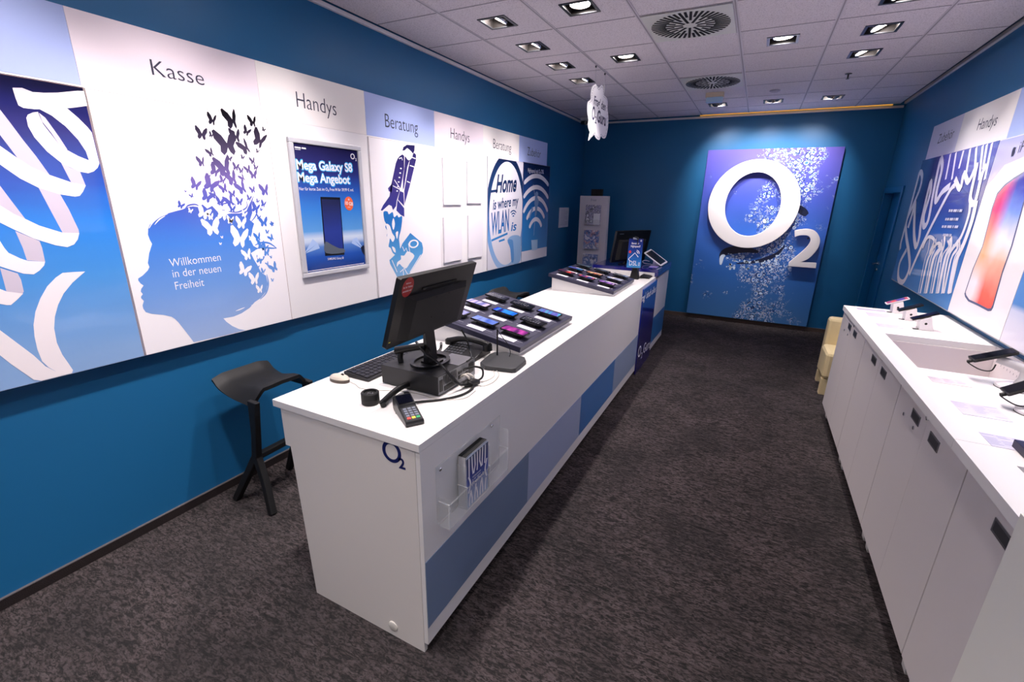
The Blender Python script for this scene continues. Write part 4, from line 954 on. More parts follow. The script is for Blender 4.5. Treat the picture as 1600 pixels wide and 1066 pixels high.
for i in range(7):
    x0 = FX_+.006+i*.0062
    T2 = thing('leaflet', 'front blue and white leaflet reading Willkommen in der neuen Freiheit in the acrylic holder' if i == 6 else 'leaflet stacked behind the front one in the acrylic holder', 'leaflet', (x0, 1.47, .591), None if i == 6 else 'leaflets in the acrylic holder')
    MB().box(x0, x0+.0045, 1.383, 1.557, .5905, .83+random.uniform(-.004, .004)).build('paper', [LM if i == 6 else mat('leaflet paper', 'c9c9cf', .5)], T2)
    e = MB(); e.box(x0, x0+.0045, 1.383, 1.557, .8345, .836) if i < 6 else None
    if i < 6: e.build('printed_top_edge', BLACKM, T2)
    else:
        LF = LWf(x0+.0045); s2 = MB()
        for k in range(7):
            u = 1.40+k*.022
            s2.stroke(LF, [(u, .825), (u+.004*math.sin(k), .77), (u+.01*math.sin(k*2), .735)], .009, .0005); s2.stroke(LF, [(u+.01*math.cos(k*3), .655+.01*(k % 3)), (u, .62), (u, .595)], .009, .0005)
        s2.stroke(LF, sm2([(1.395, .74), (1.41, .70), (1.395, .66)], 4, False), .01, .0005); s2.stroke(LF, sm2([(1.545, .75), (1.53, .70), (1.545, .66)], 4, False), .01, .0005)
        s2.text(LF, 'Willkommen', (1.425, .716), h=.009, d=.001); s2.text(LF, 'in der neuen', (1.425, .703), h=.009, d=.001); s2.text(LF, 'Freiheit', (1.42, .680), (1.52, .684), h=.018, off=.01, shear=.2, d=.001)
        s2.build('white_print', WPRINT, T2)
# ------------------------------------------------------------------ things on the sales counter
def oriented(p, d, z=0):
    """frame on a table: origin p, U along d (2d), V left of it"""
    d = Vector((d[0], d[1], 0)).normalized(); return Fr((p[0], p[1], z), d, (-d.y, d.x, 0))
# tills phone trays
TRAYC = mat('dark slate tray', '2f2e44', .45); TRAYL = mat('tray lining', '3a394e', .5); CARD = mat('white price card', 'e4e0ea', .5); MNT = mat('security mount', '0d0d10', .5)
PB = mat('phone casing black', '0c0c10', .25)
def screen_mat(key, cols):
    nm = 'screen '+key
    if nm in MATS: return MATS[nm]
    m = mat(nm, cols[0], .12, coat=.3); nt = m.node_tree; L = nt.links.new
    g = nt.nodes.new('ShaderNodeNewGeometry'); n = nt.nodes.new('ShaderNodeTexNoise'); n.inputs['Scale'].default_value = 22; n.inputs['Detail'].default_value = 1
    mp = nt.nodes.new('ShaderNodeMapping'); mp.inputs['Rotation'].default_value = (0, 0, .8); mp.inputs['Scale'].default_value = (1, .25, 1)
    L(g.outputs['Position'], mp.inputs[0]); L(mp.outputs[0], n.inputs['Vector'])
    r = ramp_node(nt, [(.30+.4*i/max(1, len(cols)-1), c) for i, c in enumerate(cols)]); L(n.outputs['Fac'], r.inputs[0]); L(r.outputs[0], nt.nodes['Principled BSDF'].inputs['Base Color']); return m
def phone_tray(label, y0, y1, phones, where):
    S = Fr((-1.722, y0, 1.1615), (.655, 0, -.110), YA); Lx = Vector((.655, 0, -.110)).length; Ly = y1-y0
    T = thing('phone_display_tray', label, 'display tray', (-1.39, (y0+y1)/2, 1.0), 'slanted phone trays on the sales counter')
    pw = MB(); pw.poly(Fr((0, y0+.02, 0), XA, ZA), [(-1.693, 1.0006), (-1.082, 1.0006), (-1.082, 1.024), (-1.693, 1.128)], -(Ly-.04), 0); pw.build('wedge_base', WHITE, T)
    MB().obox(S, 0, Lx, 0, Ly, -.032, 0).build('slab', TRAYC, T, bevel=.0015)
    o = MB(); o.obox(S, .03, Lx-.03, .03, Ly-.03, .0002, .0012); o.build('lining', TRAYL, T)
    e = MB()
    for r in range(3):
        for c in range(3):
            u = .055+c*.205; v = .085+r*.262; e.stroke(S, [(u, v-.012), (u+.175, v-.012)], .0025, .0016)
    e.build('printed_lines', WPRINT, T)
    for k, (c, r, cols, lab, fam) in enumerate(phones):
        u = .045+c*.210; v = .095+r*.262
        pc = MB(); pc.obox(S, u+.02, u+.135, v-.06, v-.012, .0014, .0026)
        b0 = S.p(u+.08, v-.035, 0)
        pc.v = [p-b0 for p in pc.v]; o = pc.build('price_card', CARD, None); o.location = b0; o['label'] = 'white price card in the '+['near', 'middle', 'far'][r]+' row, '+['left', 'middle', 'right'][c]+' place, of the '+where; o['category'] = 'card'; o['group'] = 'price cards on the '+where
        T2 = thing('display_phone', lab+' on the '+where, 'phone', S.p(u+.08, v+.05, .001), 'phones on the '+where)
        m_ = MB(); m_.rrect(S, u+.01, u+.145, v+.008, v+.085, .006, .0014, .006); m_.rrect(S, u+.04, u+.12, v+.018, v+.075, .008, .006, .024); m_.build('security_mount', MNT, T2)
        wph, hph = .168, .084
        m_ = MB(); m_.rrect(S, u, u+wph, v+.005, v+.005+hph, .010, .0242, .033); m_.build('body', PB, T2, smooth=30)
        m_ = MB(); m_.rrect(S, u+.008, u+wph-.008, v+.010, v+hph, .004, .0332, .0337)
        m_.build('screen', screen_mat(fam, cols), T2)
        if fam == 'black':
            x = MB()
            for q in range(5):
                for p in range(7):
                    if random.random() < .7: x.obox(S, u+.016+p*.0178, u+.016+p*.0178+random.uniform(.005, .012), v+.017+q*.0125, v+.017+q*.0125+.004, .0339, .0341)
            x.build('screen_icons', mat('icon grey', 'a9aab5', .4), T2)
    return T
phone_tray('near slanted dark tray of phones beside the desk phone', 2.20, 3.04,
 [(0, 2, ['15151c', '22222c'], 'black phone with printed icons in the far left corner', 'black'), (1, 2, ['15151c', '22222c'], 'black phone with icons in the middle of the far row', 'black'),
  (2, 2, ['3aa8cf', '6a4bb0', '4fb6d6'], 'cyan and purple screen phone in the far right corner', 'cyan'),
  (0, 1, ['b9a8d8', '4a4f9c', 'd8d0ea'], 'lavender screen phone at the left of the middle row', 'lavender'), (1, 1, ['1438d8', '2f8cf0', '24106a'], 'bright blue screen phone in the centre', 'brightblue'), (2, 1, ['15151c', '22222c'], 'black phone with icons at the right of the middle row', 'black'),
  (0, 0, ['8f8fcc', '3f4a9a', 'b8b8e4'], 'pale violet screen phone at the near left corner', 'violet'), (1, 0, ['3558b8', '6f88d0', '2a3a88'], 'royal blue screen phone in the middle of the near row', 'royal'), (2, 0, ['d04fb0', '6a2a70', '2a1a3c'], 'magenta screen phone at the near right corner', 'magenta')], 'near phone tray')
phone_tray('far slanted dark tray of phones in front of the sign and far monitor', 4.135, 4.955,
 [(0, 2, ['2a2f3a', '3f5a6a'], 'dark grey screen phone in the far left corner', 'slate'), (1, 2, ['2e3440', '6a7484'], 'grey screen phone in the middle of the far row', 'grey'), (2, 2, ['8f98a8', '3a404c', 'c4c8d0'], 'silver screen phone in the far right corner', 'silver'),
  (0, 1, ['3cb8dc', '5a4aa8', '2a7fb0'], 'cyan screen phone at the left of the middle row', 'cyan2'), (1, 1, ['f09a5a', '8a3a3a', 'f4d29a'], 'orange screen phone in the centre', 'orange'), (2, 1, ['d8b09a', '7f98c8', 'efe6dc'], 'beige screen phone at the middle row right', 'beige'),
  (0, 0, ['d8504a', '40304a', '6a3040'], 'red screen phone at the near left corner', 'red'), (1, 0, ['d8503a', '2a3a80', '3a4aa0'], 'red and blue screen phone, near row middle,', 'redblue'), (2, 0, ['a878c8', '4a3a80', 'd8b0e0'], 'lilac screen phone at the near right corner', 'lilac')], 'far phone tray')
# desktop computer
T = thing('desktop_computer', 'dark grey flat desktop computer lying under the near monitor, ports facing the aisle', 'computer', (-1.3, 1.67, 1.0))
px0, px1, py0, py1, pz = -1.462, -1.135, 1.52, 1.83, 1.094
PCM = mat('computer case', '2c2c2e', .48, metal=.25)
MB().box(px0, px1-.004, py0, py1, 1.004, pz).build('case', PCM, T, bevel=.002)
MB().box(-1.27, px1-.006, 1.69, 1.822, pz+.0002, pz+.0012).build('top_plate', mat('silver lid strip', '8f9093', .35, metal=.7), T)
rp = MB(); V = LWf(px1-.004)
rp.obox(V, py0+.004, py1-.004, 1.008, pz-.003, .0, .003)
rp.build('rear_panel', mat('galvanised rear panel', '85868a', .4, metal=.7), T)
pt = MB(); random.seed(3)
for i in range(9): pt.obox(V, 1.56+i*.012, 1.566+i*.012, 1.045, 1.085, .003, .0036)
for (u, v, w_, h_) in ((1.53, 1.02, .022, .055), (1.68, 1.055, .03, .012), (1.72, 1.055, .03, .012), (1.68, 1.03, .018, .016), (1.71, 1.03, .018, .016), (1.74, 1.025, .02, .022), (1.565, 1.014, .09, .022), (1.77, 1.03, .04, .05)):
    pt.obox(V, u, u+w_, v, v+h_, .003, .0055)
pt.build('ports', BLACK, T)
for y in (1.54, 1.81):
    MB().box(px0+.02, px1-.03, y-.008, y+.008, 1.0003, 1.004).build('rubber_foot', BLACKM, T)
# near monitor
def monitor(label, c, yaw, tilt, w, h, th, post, base_z, loc, back=True):
    U = Vector((-math.sin(yaw), math.cos(yaw), 0)); n = Vector((math.cos(yaw), math.sin(yaw), 0))
    Vv = math.cos(tilt)*ZA+math.sin(tilt)*n; M = Fr(c, U, Vv)   # N faces the aisle (back of the monitor)
    T = thing('monitor', label, 'monitor', loc)
    s = MB(); s.rrect(M, -w/2, w/2, -h/2, h/2, .008, -th, 0); s.build('bezel', BLACK, T, smooth=30)
    s = MB()
    a, b_, hh = w/2*.80, w/2*.66, h/2
    lo, hi = -hh*.86, hh*.45
    q0 = [(-a, lo), (a, lo), (a, hi), (-a, hi)]; q1 = [(-b_, lo*.9), (b_, lo*.9), (b_, hi*.8), (-b_, hi*.8)]
    s.add([M.p(u, v, 0) for u, v in q0]+[M.p(u, v, .028) for u, v in q1], [(4, 5, 6, 7)]+[(i, (i+1) % 4, 4+(i+1) % 4, 4+i) for i in range(4)])
    if back: s.build('back_cover', BLACKM, T)
    s = MB(); s.rrect(M, -w/2+.018, w/2-.018, -h/2+.022, h/2-.018, .003, -th-.0006, -th); s.build('screen', BLACKG, T)
    if back:
        x = MB()
        for u, v in ((-.05, .05), (.05, .05), (-.05, -.05), (.05, -.05), (0, .075)): x.lathe([(.004, .028), (.004, .0287)], M, 10, 0, u*w/.58, v*h/.32)
        x.obox(M, -.13, .13, hh*.54, hh*.60, .0002, .004); x.build('screw_covers', mat('soft black', '0b0b0c', .7), T)
    s = MB(); px_, py_ = post
    top = M.p(0, -h*.12, .026 if back else .002)
    tq = M.p(0, -h/2+.03, -th*.3)
    s.beam([(px_, py_, base_z+.008), (px_, py_, base_z+.06), (tq.x, tq.y, tq.z)], [.075, .072, .07], [.03, .026, .012], up=n)
    s.build('stand_neck', BLACK, T, bevel=.002)
    s = MB(); B_ = Fr((px_, py_, base_z), n, U)
    s.ring(B_, -.0, 0, .085, .11, .068, .092, .0004, .012, n=40); s.obox(B_, -.03, .05, -.035, .035, .0004, .011)
    s.build('stand_base', BLACK, T, smooth=35)
    return T, M
T, M = monitor('near black monitor seen from behind with a round red sticker, standing on the computer', (-1.227, 1.641, 1.398), .03, .311, .58, .316, .022, (-1.285, 1.665), pz, (-1.28, 1.66, pz))
sk = MB(); sk.ell(M, -.235, .115, .036, .043, .0006, n=40); sk.build('red_sticker', mat('red sticker', 'b5322e', .4), T)['label'] = 'round red sticker with white writing'
x = MB(); x.text(M, 'Nehmen', (-.251, .129), (-.220, .130), h=.007, off=.01, d=.001); x.text(M, 'Sie Ihr Telefon', (-.264, .112), (-.206, .113), h=.0075, off=.01, d=.001); x.text(M, 'persönlich mit!', (-.262, .095), (-.208, .096), h=.0075, off=.01, d=.001); x.build('sticker_lettering', WPRINT, T)
x = MB(); x.obox(M, -.284, -.272, -.128, -.125, .0006, .001); x.build('power_mark', mat('yellow mark', 'e8e23a', .4), T)
# barcode scanner on the computer
T = thing('barcode_scanner', 'black handheld barcode scanner standing under the near monitor', 'scanner', (-1.40, 1.60, pz))
s = MB(); s.tube([(-1.425, 1.585, 1.152), (-1.37, 1.60, 1.166), (-1.31, 1.62, 1.18), (-1.285, 1.628, 1.182)], lambda t: (.020-.004*math.sin(PI*t), .017), 12, sm=3); s.build('head', BLACK, T, smooth=50)
s = MB(); s.tube([(-1.40, 1.592, 1.15), (-1.405, 1.590, 1.12), (-1.40, 1.588, pz+.001)], lambda t: (.013, .011), 12, sm=3); s.build('handle', BLACK, T, smooth=50)
# cables
def cab(name, label, pts, r, m, sm=6):
    b = MB(); b.tube(pts, r, 7, sm=sm); return solo(b, name, m, label, 'cable', smooth=60)
X1 = px1+.006
cab('cable', 'thick black cable from under the monitor over the computer to the aisle side', [(-1.33, 1.62, 1.20), (-1.27, 1.60, 1.165), (-1.17, 1.585, 1.13), (-1.118, 1.60, 1.075), (-1.10, 1.64, 1.025), (-1.095, 1.69, 1.012)], .006, CABLE)
cab('cable', 'second black cable looping beside the thick one over the computer edge', [(-1.30, 1.66, 1.19), (-1.22, 1.60, 1.15), (-1.13, 1.57, 1.115), (-1.108, 1.60, 1.05), (-1.085, 1.66, 1.02), (-1.08, 1.71, 1.02)], .0045, CABLE)
cab('cable', 'black cable hanging from the back of the near monitor down to the ports', [(-1.19, 1.79, 1.24), (-1.165, 1.80, 1.19), (-1.15, 1.80, 1.14), (-1.12, 1.77, 1.115), (-1.13, 1.74, 1.10)], .0045, CABLE)
cab('cable', 'black cable arching right of the computer ports', [(X1, 1.74, 1.065), (-1.10, 1.76, 1.075), (-1.07, 1.785, 1.06), (-1.06, 1.77, 1.025), (-1.075, 1.73, 1.012)], .005, CABLE)
cab('cable', 'black cable running from the payment terminal along the counter to the computer ports', [(-1.185, 1.40, 1.012), (-1.16, 1.44, 1.0065), (-1.10, 1.50, 1.0065), (-1.055, 1.58, 1.0065), (-1.05, 1.66, 1.0075), (-1.07, 1.70, 1.014)], .005, CABLE)
cab('cable', 'pale cable curled at the computer ports', [(X1, 1.69, 1.04), (-1.10, 1.675, 1.062), (-1.08, 1.68, 1.05), (-1.085, 1.70, 1.028)], .0055, CABLEW)
cab('cable', 'second pale cable at the computer ports', [(X1, 1.71, 1.04), (-1.095, 1.70, 1.058), (-1.072, 1.71, 1.045), (-1.078, 1.72, 1.024)], .0055, CABLEW)
cab('cable', 'thin white cable looping on the counter right of the computer', [(-1.08, 1.73, 1.01), (-1.03, 1.72, 1.003), (-1.01, 1.79, 1.003), (-1.03, 1.88, 1.003), (-1.07, 1.93, 1.004), (-1.15, 1.98, 1.006), (-1.20, 2.03, 1.02)], .0025, CABLEW)
cab('cable', 'second thin white cable looping on the counter beside the ports', [(-1.08, 1.74, 1.012), (-1.05, 1.78, 1.003), (-1.045, 1.86, 1.003), (-1.09, 1.93, 1.003)], .0022, CABLEW)
cab('cable', 'thin pale cable lying from the mouse behind the black puck', [(-1.592, 1.447, 1.006), (-1.55, 1.44, 1.003), (-1.50, 1.42, 1.003), (-1.42, 1.44, 1.003), (-1.36, 1.47, 1.003), (-1.25, 1.50, 1.003), (-1.12, 1.50, 1.003), (-1.03, 1.56, 1.003), (-1.03, 1.66, 1.003)], .0017, CABLEW)
b = MB(); b.tube([(-1.10, 1.67, 1.012), (-1.075, 1.70, 1.02), (-1.06, 1.735, 1.012)], lambda t: .013+.006*math.sin(PI*t), 8, sm=5)
for k in range(3): b.tube([(-1.085, 1.675+.02*k, 1.03), (-1.06, 1.68+.02*k, 1.022), (-1.062, 1.69+.02*k, 1.005)], .004, 6, sm=4)
solo(b, 'cable_knot', CABLE, 'knotted bunch of black cables at the foot of the computer ports', 'cable', smooth=60)
# keyboard
def keyboard(label, x0, x1, y0, y1, z, rows=5, cols=15):
    T = thing('keyboard', label, 'keyboard', ((x0+x1)/2, (y0+y1)/2, z))
    b = MB(); W_ = BWf(y0)
    b.poly(W_, [(x0, z+.0006), (x1, z+.0006), (x1, z+.012), (x0, z+.026)], -(y1-y0), 0); b.build('base', mat('keyboard base', '1b1b1f', .5), T, bevel=.002)
    kk = MB(); S = Fr((x0, y0, z+.0262), (x1-x0, 0, -.014), YA); lx = (x1-x0)/rows*.88; ly = (y1-y0-.02)/cols
    for i in range(rows):
        for j in range(cols): kk.obox(S, .008+i*lx, .008+i*lx+lx*.84, .01+j*ly, .01+j*ly+ly*.84, .0002, .005)
    kk.build('keys', mat('keys', '23232a', .5), T); return T
keyboard('black keyboard between the mouse and the computer on the wall side of the counter', -1.685, -1.525, 1.495, 1.94, 1.0)
# mouse
T = thing('computer_mouse', 'beige corded mouse with dark underside near the counter corner', 'mouse', (-1.65, 1.443, 1.0))
O = oriented((-1.655, 1.440), (1, .06), 1.0006)
def dome(t, s):
    a = 2*PI*t; r = s
    return O.p(.056*math.cos(a)*r, .031*math.sin(a)*r, .012+.024*math.sqrt(max(0, 1-r*r*.98)))
b = MB(); b.surf(lambda t, s: dome(t, 1-s*.999), 28, 8, .001); b.build('shell', mat('beige plastic', 'cdc4b6', .4), T, smooth=60)
b = MB(); b.lathe([(1, 0)], O, 3) if False else None
b.poly(O, [(.055*math.cos(2*PI*i/28), .030*math.sin(2*PI*i/28)) for i in range(28)], 0, .0125); b.build('underside', mat('grey brown plastic', '5a5048', .5), T, smooth=40)
b = MB(); b.tube([O.p(.02, -.003, .035), O.p(.02, .003, .035)], .007, 12); b.build('wheel', BLACK, T, smooth=40)
# puck
T = thing('plastic_puck', 'black cylindrical puck with a silver emblem on top, beside the terminal', 'reel', (-1.352, 1.328, 1.0))
Q = TPf(1.0006)
b = MB(); b.lathe([(.036, 0), (.038, .003), (.038, .024), (.0365, .026), (.038, .028), (.038, .049), (.035, .0525), (.027, .0525), (.026, .044), (.0, .043)], Q, 40, 0, -1.352, 1.328); b.build('body', BLACKM, T, smooth=35)
b = MB(); e_ = TPf(1.0442)
for k in range(3): b.stroke(e_, [(-1.352+.012*math.cos(a+k*2.1), 1.328+.012*math.sin(a+k*2.1)) for a in [i*.22 for i in range(7)]], .003, .001)
b.stroke(e_, [(-1.36, 1.325), (-1.345, 1.331)], .003, .001); b.build('emblem', SILVER, T)
# payment terminal
T = thing('payment_terminal', 'black card payment terminal with red, yellow and green keys at the counter corner', 'payment terminal', (-1.12, 1.30, 1.0))
d_ = (-.150, .098); O = oriented((-1.053, 1.256), d_, 1.0006); hw = .037
sd = Fr(O.o, O.U, ZA)   # profile plane, N = U x Z
prof = [(0, .002), (.012, 0), (.165, 0), (.182, .006), (.186, .030), (.180, .062), (.168, .066), (.105, .050), (.098, .043), (.006, .022), (0, .016)]
b = MB(); b.poly(sd, prof, -hw, hw); b.build('housing', mat('terminal black', '1a1b1e', .3), T, bevel=.004)
def top_at(u): # height of keypad plane
    return .022+(u-.006)*(.021/.092)
kp = Fr(O.o+O.U*.006+ZA*.0222, O.U+ZA*(.021/.092), O.V)
b = MB(); b.rrect(kp, .004, .086, -.030, .030, .004, .0002, .0010); b.build('keypad_plate', mat('keypad grey', '2c2e36', .35), T)
kk = MB()
for i in range(4):
    for j in range(3): kk.rrect(kp, .026+i*.0148, .036+i*.0148, -.026+j*.0185, -.013+j*.0185, .002, .0012, .003)
kk.build('keys', mat('key light', '6b7180', .4), T)
for nm, c_, j in (('red_key', 'd9403a', 2), ('yellow_key', 'e6c53a', 1), ('green_key', '1f9a5c', 0)):
    b = MB(); b.rrect(kp, .009, .021, -.026+j*.0185, -.012+j*.0185, .002, .0012, .0036); b.build(nm, mat(nm, c_, .4), T)['label'] = nm.replace('_', ' ')
ds = Fr(O.o+O.U*.107+ZA*.0512, O.U+ZA*(.016/.063), O.V)
b = MB(); b.rrect(ds, .004, .058, -.030, .030, .003, .0002, .0010); b.build('display', mat('terminal display', '0d0f1c', .08), T)
for s_ in (-.031, .031):
    b = MB(); q = O.p(.14, s_, 0); b.box(q.x-.005, q.x+.005, q.y-.005, q.y+.005, 1.0, 1.003); b.build('rubber_foot', BLACKM, T)
# black handset lying left of the terminal
b = MB(); b.tube([(-1.283, 1.325, 1.016), (-1.292, 1.37, 1.022), (-1.300, 1.43, 1.030), (-1.300, 1.475, 1.034), (-1.30, 1.512, 1.030)], lambda t: (.0125 if t > .15 else .0155, .014), 12, sm=4)
b.tube([(-1.281, 1.325, 1.014), (-1.270, 1.318, 1.012)], .012, 12)
solo(b, 'telephone_handset', BLACK, 'loose black curved handset lying between the puck and the terminal', 'handset', smooth=50)
b = MB(); b.lathe([(.018, 0), (.018, .006), (.005, .012), (.005, .03), (.012, .034), (.012, .0365)], TPf(1.0006), 16, 0, -1.235, 1.425)
solo(b, 'cable_stub', BLACK, 'small black upright plug behind the payment terminal', 'plug', smooth=40)
# desk phone
T = thing('desk_phone', 'black desk telephone with handset between the computer and the near phone tray', 'telephone', (-1.36, 2.08, 1.0))
b = MB(); W_ = LWf(-1.24); b.poly(W_, [(1.99, 1.0006), (2.165, 1.0006), (2.165, 1.05), (2.14, 1.058), (1.99, 1.018)], -.22, 0); b.build('body', mat('phone body', '1d1d20', .4), T, bevel=.004)
kk = MB(); kp = Fr((-1.46, 1.995, 1.0195), XA, Vector((0, .15, .04)))
for i in range(6):
    for j in range(5): kk.rrect(kp, .012+i*.02, .026+i*.02, .012+j*.024, .026+j*.024, .003, .0004, .003)
kk.build('keys', mat('phone keys', '4a4b50', .4), T)
b = MB(); b.tube([(-1.47, 2.08, 1.058), (-1.40, 2.085, 1.082), (-1.33, 2.09, 1.086), (-1.25, 2.095, 1.078), (-1.21, 2.095, 1.066)], lambda t: (.013+.007*abs(2*t-1)**2, .019+.006*abs(2*t-1)**3), 12, sm=5)
b.tube([(-1.222, 2.095, 1.075), (-1.219, 2.095, 1.04)], lambda t: .027, 14); b.tube([(-1.465, 2.08, 1.07), (-1.465, 2.08, 1.045)], lambda t: .025, 14)
b.build('handset', BLACK, T, smooth=50)
b = MB(); pts = []
for k in range(90):
    t = k/89; a = t*2*PI*14; q = Vector((-1.48+.03*math.sin(t*3), 2.02-.12*t, 1.06-.045*t)); pts.append(q+Vector((.007*math.cos(a), 0, .007*math.sin(a))))
b.tube(pts, .0022, 5); b.build('coiled_cord', CABLE, T, smooth=60)
# antenna base
T = thing('wireless_base', 'flat dark grey base with a thin upright antenna rod near the counter edge', 'wireless base', (-1.09, 2.04, 1.0))
q = [on(*p, 'z', 1.012) for p in [(750, 569), (757, 575), (800, 580), (806, 579), (822, 566), (820, 561), (792, 553), (772, 553), (765, 556)]]
b = MB(); b.poly(TPf(1.0), [(p.x, p.y) for p in q], .0006, .024); b.build('base', mat('dark base plastic', '333437', .5), T, bevel=.005)
b = MB(); b.tube([(-1.158, 2.095, 1.02), (-1.159, 2.096, 1.172)], .0045, 8); b.build('rod', BLACK, T, smooth=50)
b = MB(); b.tube([(-1.158, 2.096, 1.168), (-1.13, 2.10, 1.13), (-1.10, 2.11, 1.09), (-1.085, 2.11, 1.05), (-1.088, 2.105, 1.024)], .002, 6, sm=5); b.build('rod_cable', CABLE, T, smooth=50)
# far monitor, sign, tablet, keyboard on the far end
T, M = monitor('far black monitor standing on the navy raised end of the counter', (-1.332, 5.82, 1.312), -.507, .171, .60, .385, .03, (-1.39, 5.86), 1.0865, (-1.39, 5.86, 1.0865))
x = MB(); x.obox(M, -.25, -.18, .155, .162, .0006, .001); x.build('maker_mark', SILVER, T)
T = thing('countertop_sign', 'small upright blue DSL sign on a black foot in front of the far monitor', 'sign', (-1.14, 5.28, 1.0))
G = Fr((-1.175, 5.25, 1.285), (.82, .57, 0), (0, 0, 1)); G = Fr((-1.155, 5.25, 1.285), (.93, .36, 0), (0, 0, 1))
b = MB(); b.rrect(G, -.078, .078, -.155, .165, .006, -.004, 0); b.build('sign_panel', grad('dsl print', [(0, '4a9ad4'), (.25, '2a6fc0'), (.6, '1f3f92'), (1, '222a74')], 1.13, 1.45, rough=.2, axis='Z'), T)
b = MB(); b.text(G, 'Bereit für', (-.045, .105), (.038, .105), h=.020, off=.01, d=.0008); b.text(G, 'Highspeed?', (-.052, .072), (.052, .072), h=.022, off=.01, d=.0008)
b.text(G, 'DSL', (-.052, -.130), (.035, -.130), h=.052, off=.0, d=.0008)
b.stroke(G, [(-.066, -.06), (0, .01), (.04, -.035)], .007, .0008); b.stroke(G, [(-.066, -.06), (-.05, -.078)], .007, .0008)
for r0 in (.02, .035): b.stroke(G, [(.012+r0*math.cos(a), .005+r0*math.sin(a)) for a in [-.1+.22*k for k in range(8)]], .006, .0008)
for k in range(3): b.stroke(G, [(.048, -.10-.014*k), (.064, -.10-.014*k)], .006, .0008)
b.ring(G, .055, .145, .008, .009, .005, .006, .0008, n=16)
b.build('lettering', WPRINT, T)
b = MB(); b.ell(G, -.055, .02, .014, .015, .0010, n=20); b.build('red_dot', mat('red dot', 'e04048', .4), T)
b = MB(); b.tube([(-1.145, 5.275, 1.02), (-1.14, 5.262, 1.44)], .009, 8); b.tube([(-1.14, 5.262, 1.44), (-1.145, 5.25, 1.462), (-1.175, 5.245, 1.468)], .01, 8); b.build('pole', BLACK, T, smooth=40)
b = MB(); b.obox(G, -.035, .02, .158, .178, -.008, .006); b.build('clip', SILVER, T)
b = MB(); b.poly(Fr((0, 5.24, 0), XA, ZA), [(-1.19, 1.0006), (-1.09, 1.0006), (-1.115, 1.13), (-1.165, 1.13)], -.09, 0); b.build('foot', BLACK, T, bevel=.004)
cab('cable', 'black cable curling beside the foot of the blue DSL sign', [(-1.085, 5.30, 1.03), (-1.05, 5.32, 1.012), (-1.03, 5.38, 1.005), (-1.05, 5.44, 1.005), (-1.10, 5.46, 1.005)], .004, CABLE)
keyboard('far small black keyboard behind the DSL sign on the white counter', -1.10, -.99, 5.36, 5.55, 1.0, 4, 9)
T = thing('tablet', 'dark flat tablet lying beside the far phone tray', 'tablet', (-1.42, 5.2, 1.0))
MB().box(-1.53, -1.33, 5.08, 5.30, 1.0006, 1.012).build('body', mat('slate tablet', '3a3d44', .3), T, bevel=.003)
T = thing('tablet_stand', 'white framed tablet tilted on a stand on the navy counter end', 'tablet', (-1.05, 5.98, 1.0865))
UU = Vector((.80, -.10, -.50)).normalized(); G = Fr((-1.045, 5.95, 1.185), UU, Vector((.32, .95, .12)).normalized()); G = Fr(G.o, G.U, (G.V-G.U*G.V.dot(G.U)))
b = MB(); b.rrect(G, -.135, .135, -.095, .095, .010, -.009, 0); b.build('tablet_frame', mat('white tablet frame', 'eceaf2', .3), T, smooth=30)
b = MB(); b.obox(G, -.115, .115, -.080, .080, .0002, .0008); b.build('tablet_screen', BLACKG, T)
b = MB(); q = G.p(0, 0, -.010); b.tube([(q.x, q.y+.01, 1.0870), (q.x, q.y+.005, 1.13), q], lambda t: .028-.008*t, 14); b.lathe([(.05, 0), (.05, .006), (.03, .01)], TPf(1.0867), 24, 0, q.x, q.y+.01); b.build('stand', mat('lilac white stand', 'd8d4e6', .35), T, smooth=40)
b = MB(); b.tube([(-1.12, 5.95, 1.13), (-1.17, 5.93, 1.14), (-1.20, 5.93, 1.12), (-1.17, 5.95, 1.10), (-1.10, 5.96, 1.095)], .004, 6, sm=5); b.build('cord', mat('white cord', 'e0dcea', .4), T, smooth=50)
# ------------------------------------------------------------------ stools
def stool(label):
    T = thing('bar_stool', label, 'stool', (0, 0, 0), 'black bar stools behind the counter')
    SM = BLACKM
    # local: x toward the counter, y along the counter; seat x -.20..+.16, y +-.20
    def seat(s, t):
        y = (t-.5)*2; x = s
        yy = y*(.185+.015*x); xx = -.205+.37*x-(.03*abs(y)**3)*x
        z = .79+.030*math.exp(-(x/.10)**2)-.022*math.sin(PI*min(1, x*1.15))+.012*(1-abs(y))*x
        fold = max(0, (abs(y)-.62)/.38); z -= fold**1.25*(.018+.075*x**1.3)
        z += 0
        return Vector((xx, yy, z))
    b = MB(); b.surf(seat, 22, 26, .022); b.build('seat', SM, T, smooth=50)
    for s in (-1, 1):
        b = MB(); b.beam([(.145, s*.183, .735), (.140, s*.185, .66), (.10, s*.170, .50), (.055, s*.155, .36), (.05, s*.153, .33)], [.075, .058, .046, .046, .05], [.03, .034, .036, .04, .045], up=(0, s, 0)); b.build('support', SM, T, bevel=.006)
        for x1 in (-.155, .175):
            b = MB(); b.beam([(.05, s*.153, .345), (.05+(x1-.05)*.45, s*.165, .20), (x1, s*.195, 0.001)], [.046, .042, .040], [.040, .040, .040], up=(0, s, 0)); b.build('leg', SM, T, bevel=.006)
    b = MB(); b.box(.028, .072, -.158, .158, .322, .358); b.build('footrest', SM, T, bevel=.006)
    return T
s1 = stool('black angular bar stool between the left wall and the near end of the counter')
s2 = copy_tree(s1); s2['label'] = 'black bar stool farther back, only its seat visible behind the near phone tray'
s1.location = (-2.505, 1.615, 0); s1.rotation_euler = (0, 0, .03)
s2.location = (-2.44, 4.76, 0); s2.rotation_euler = (0, 0, -.10)
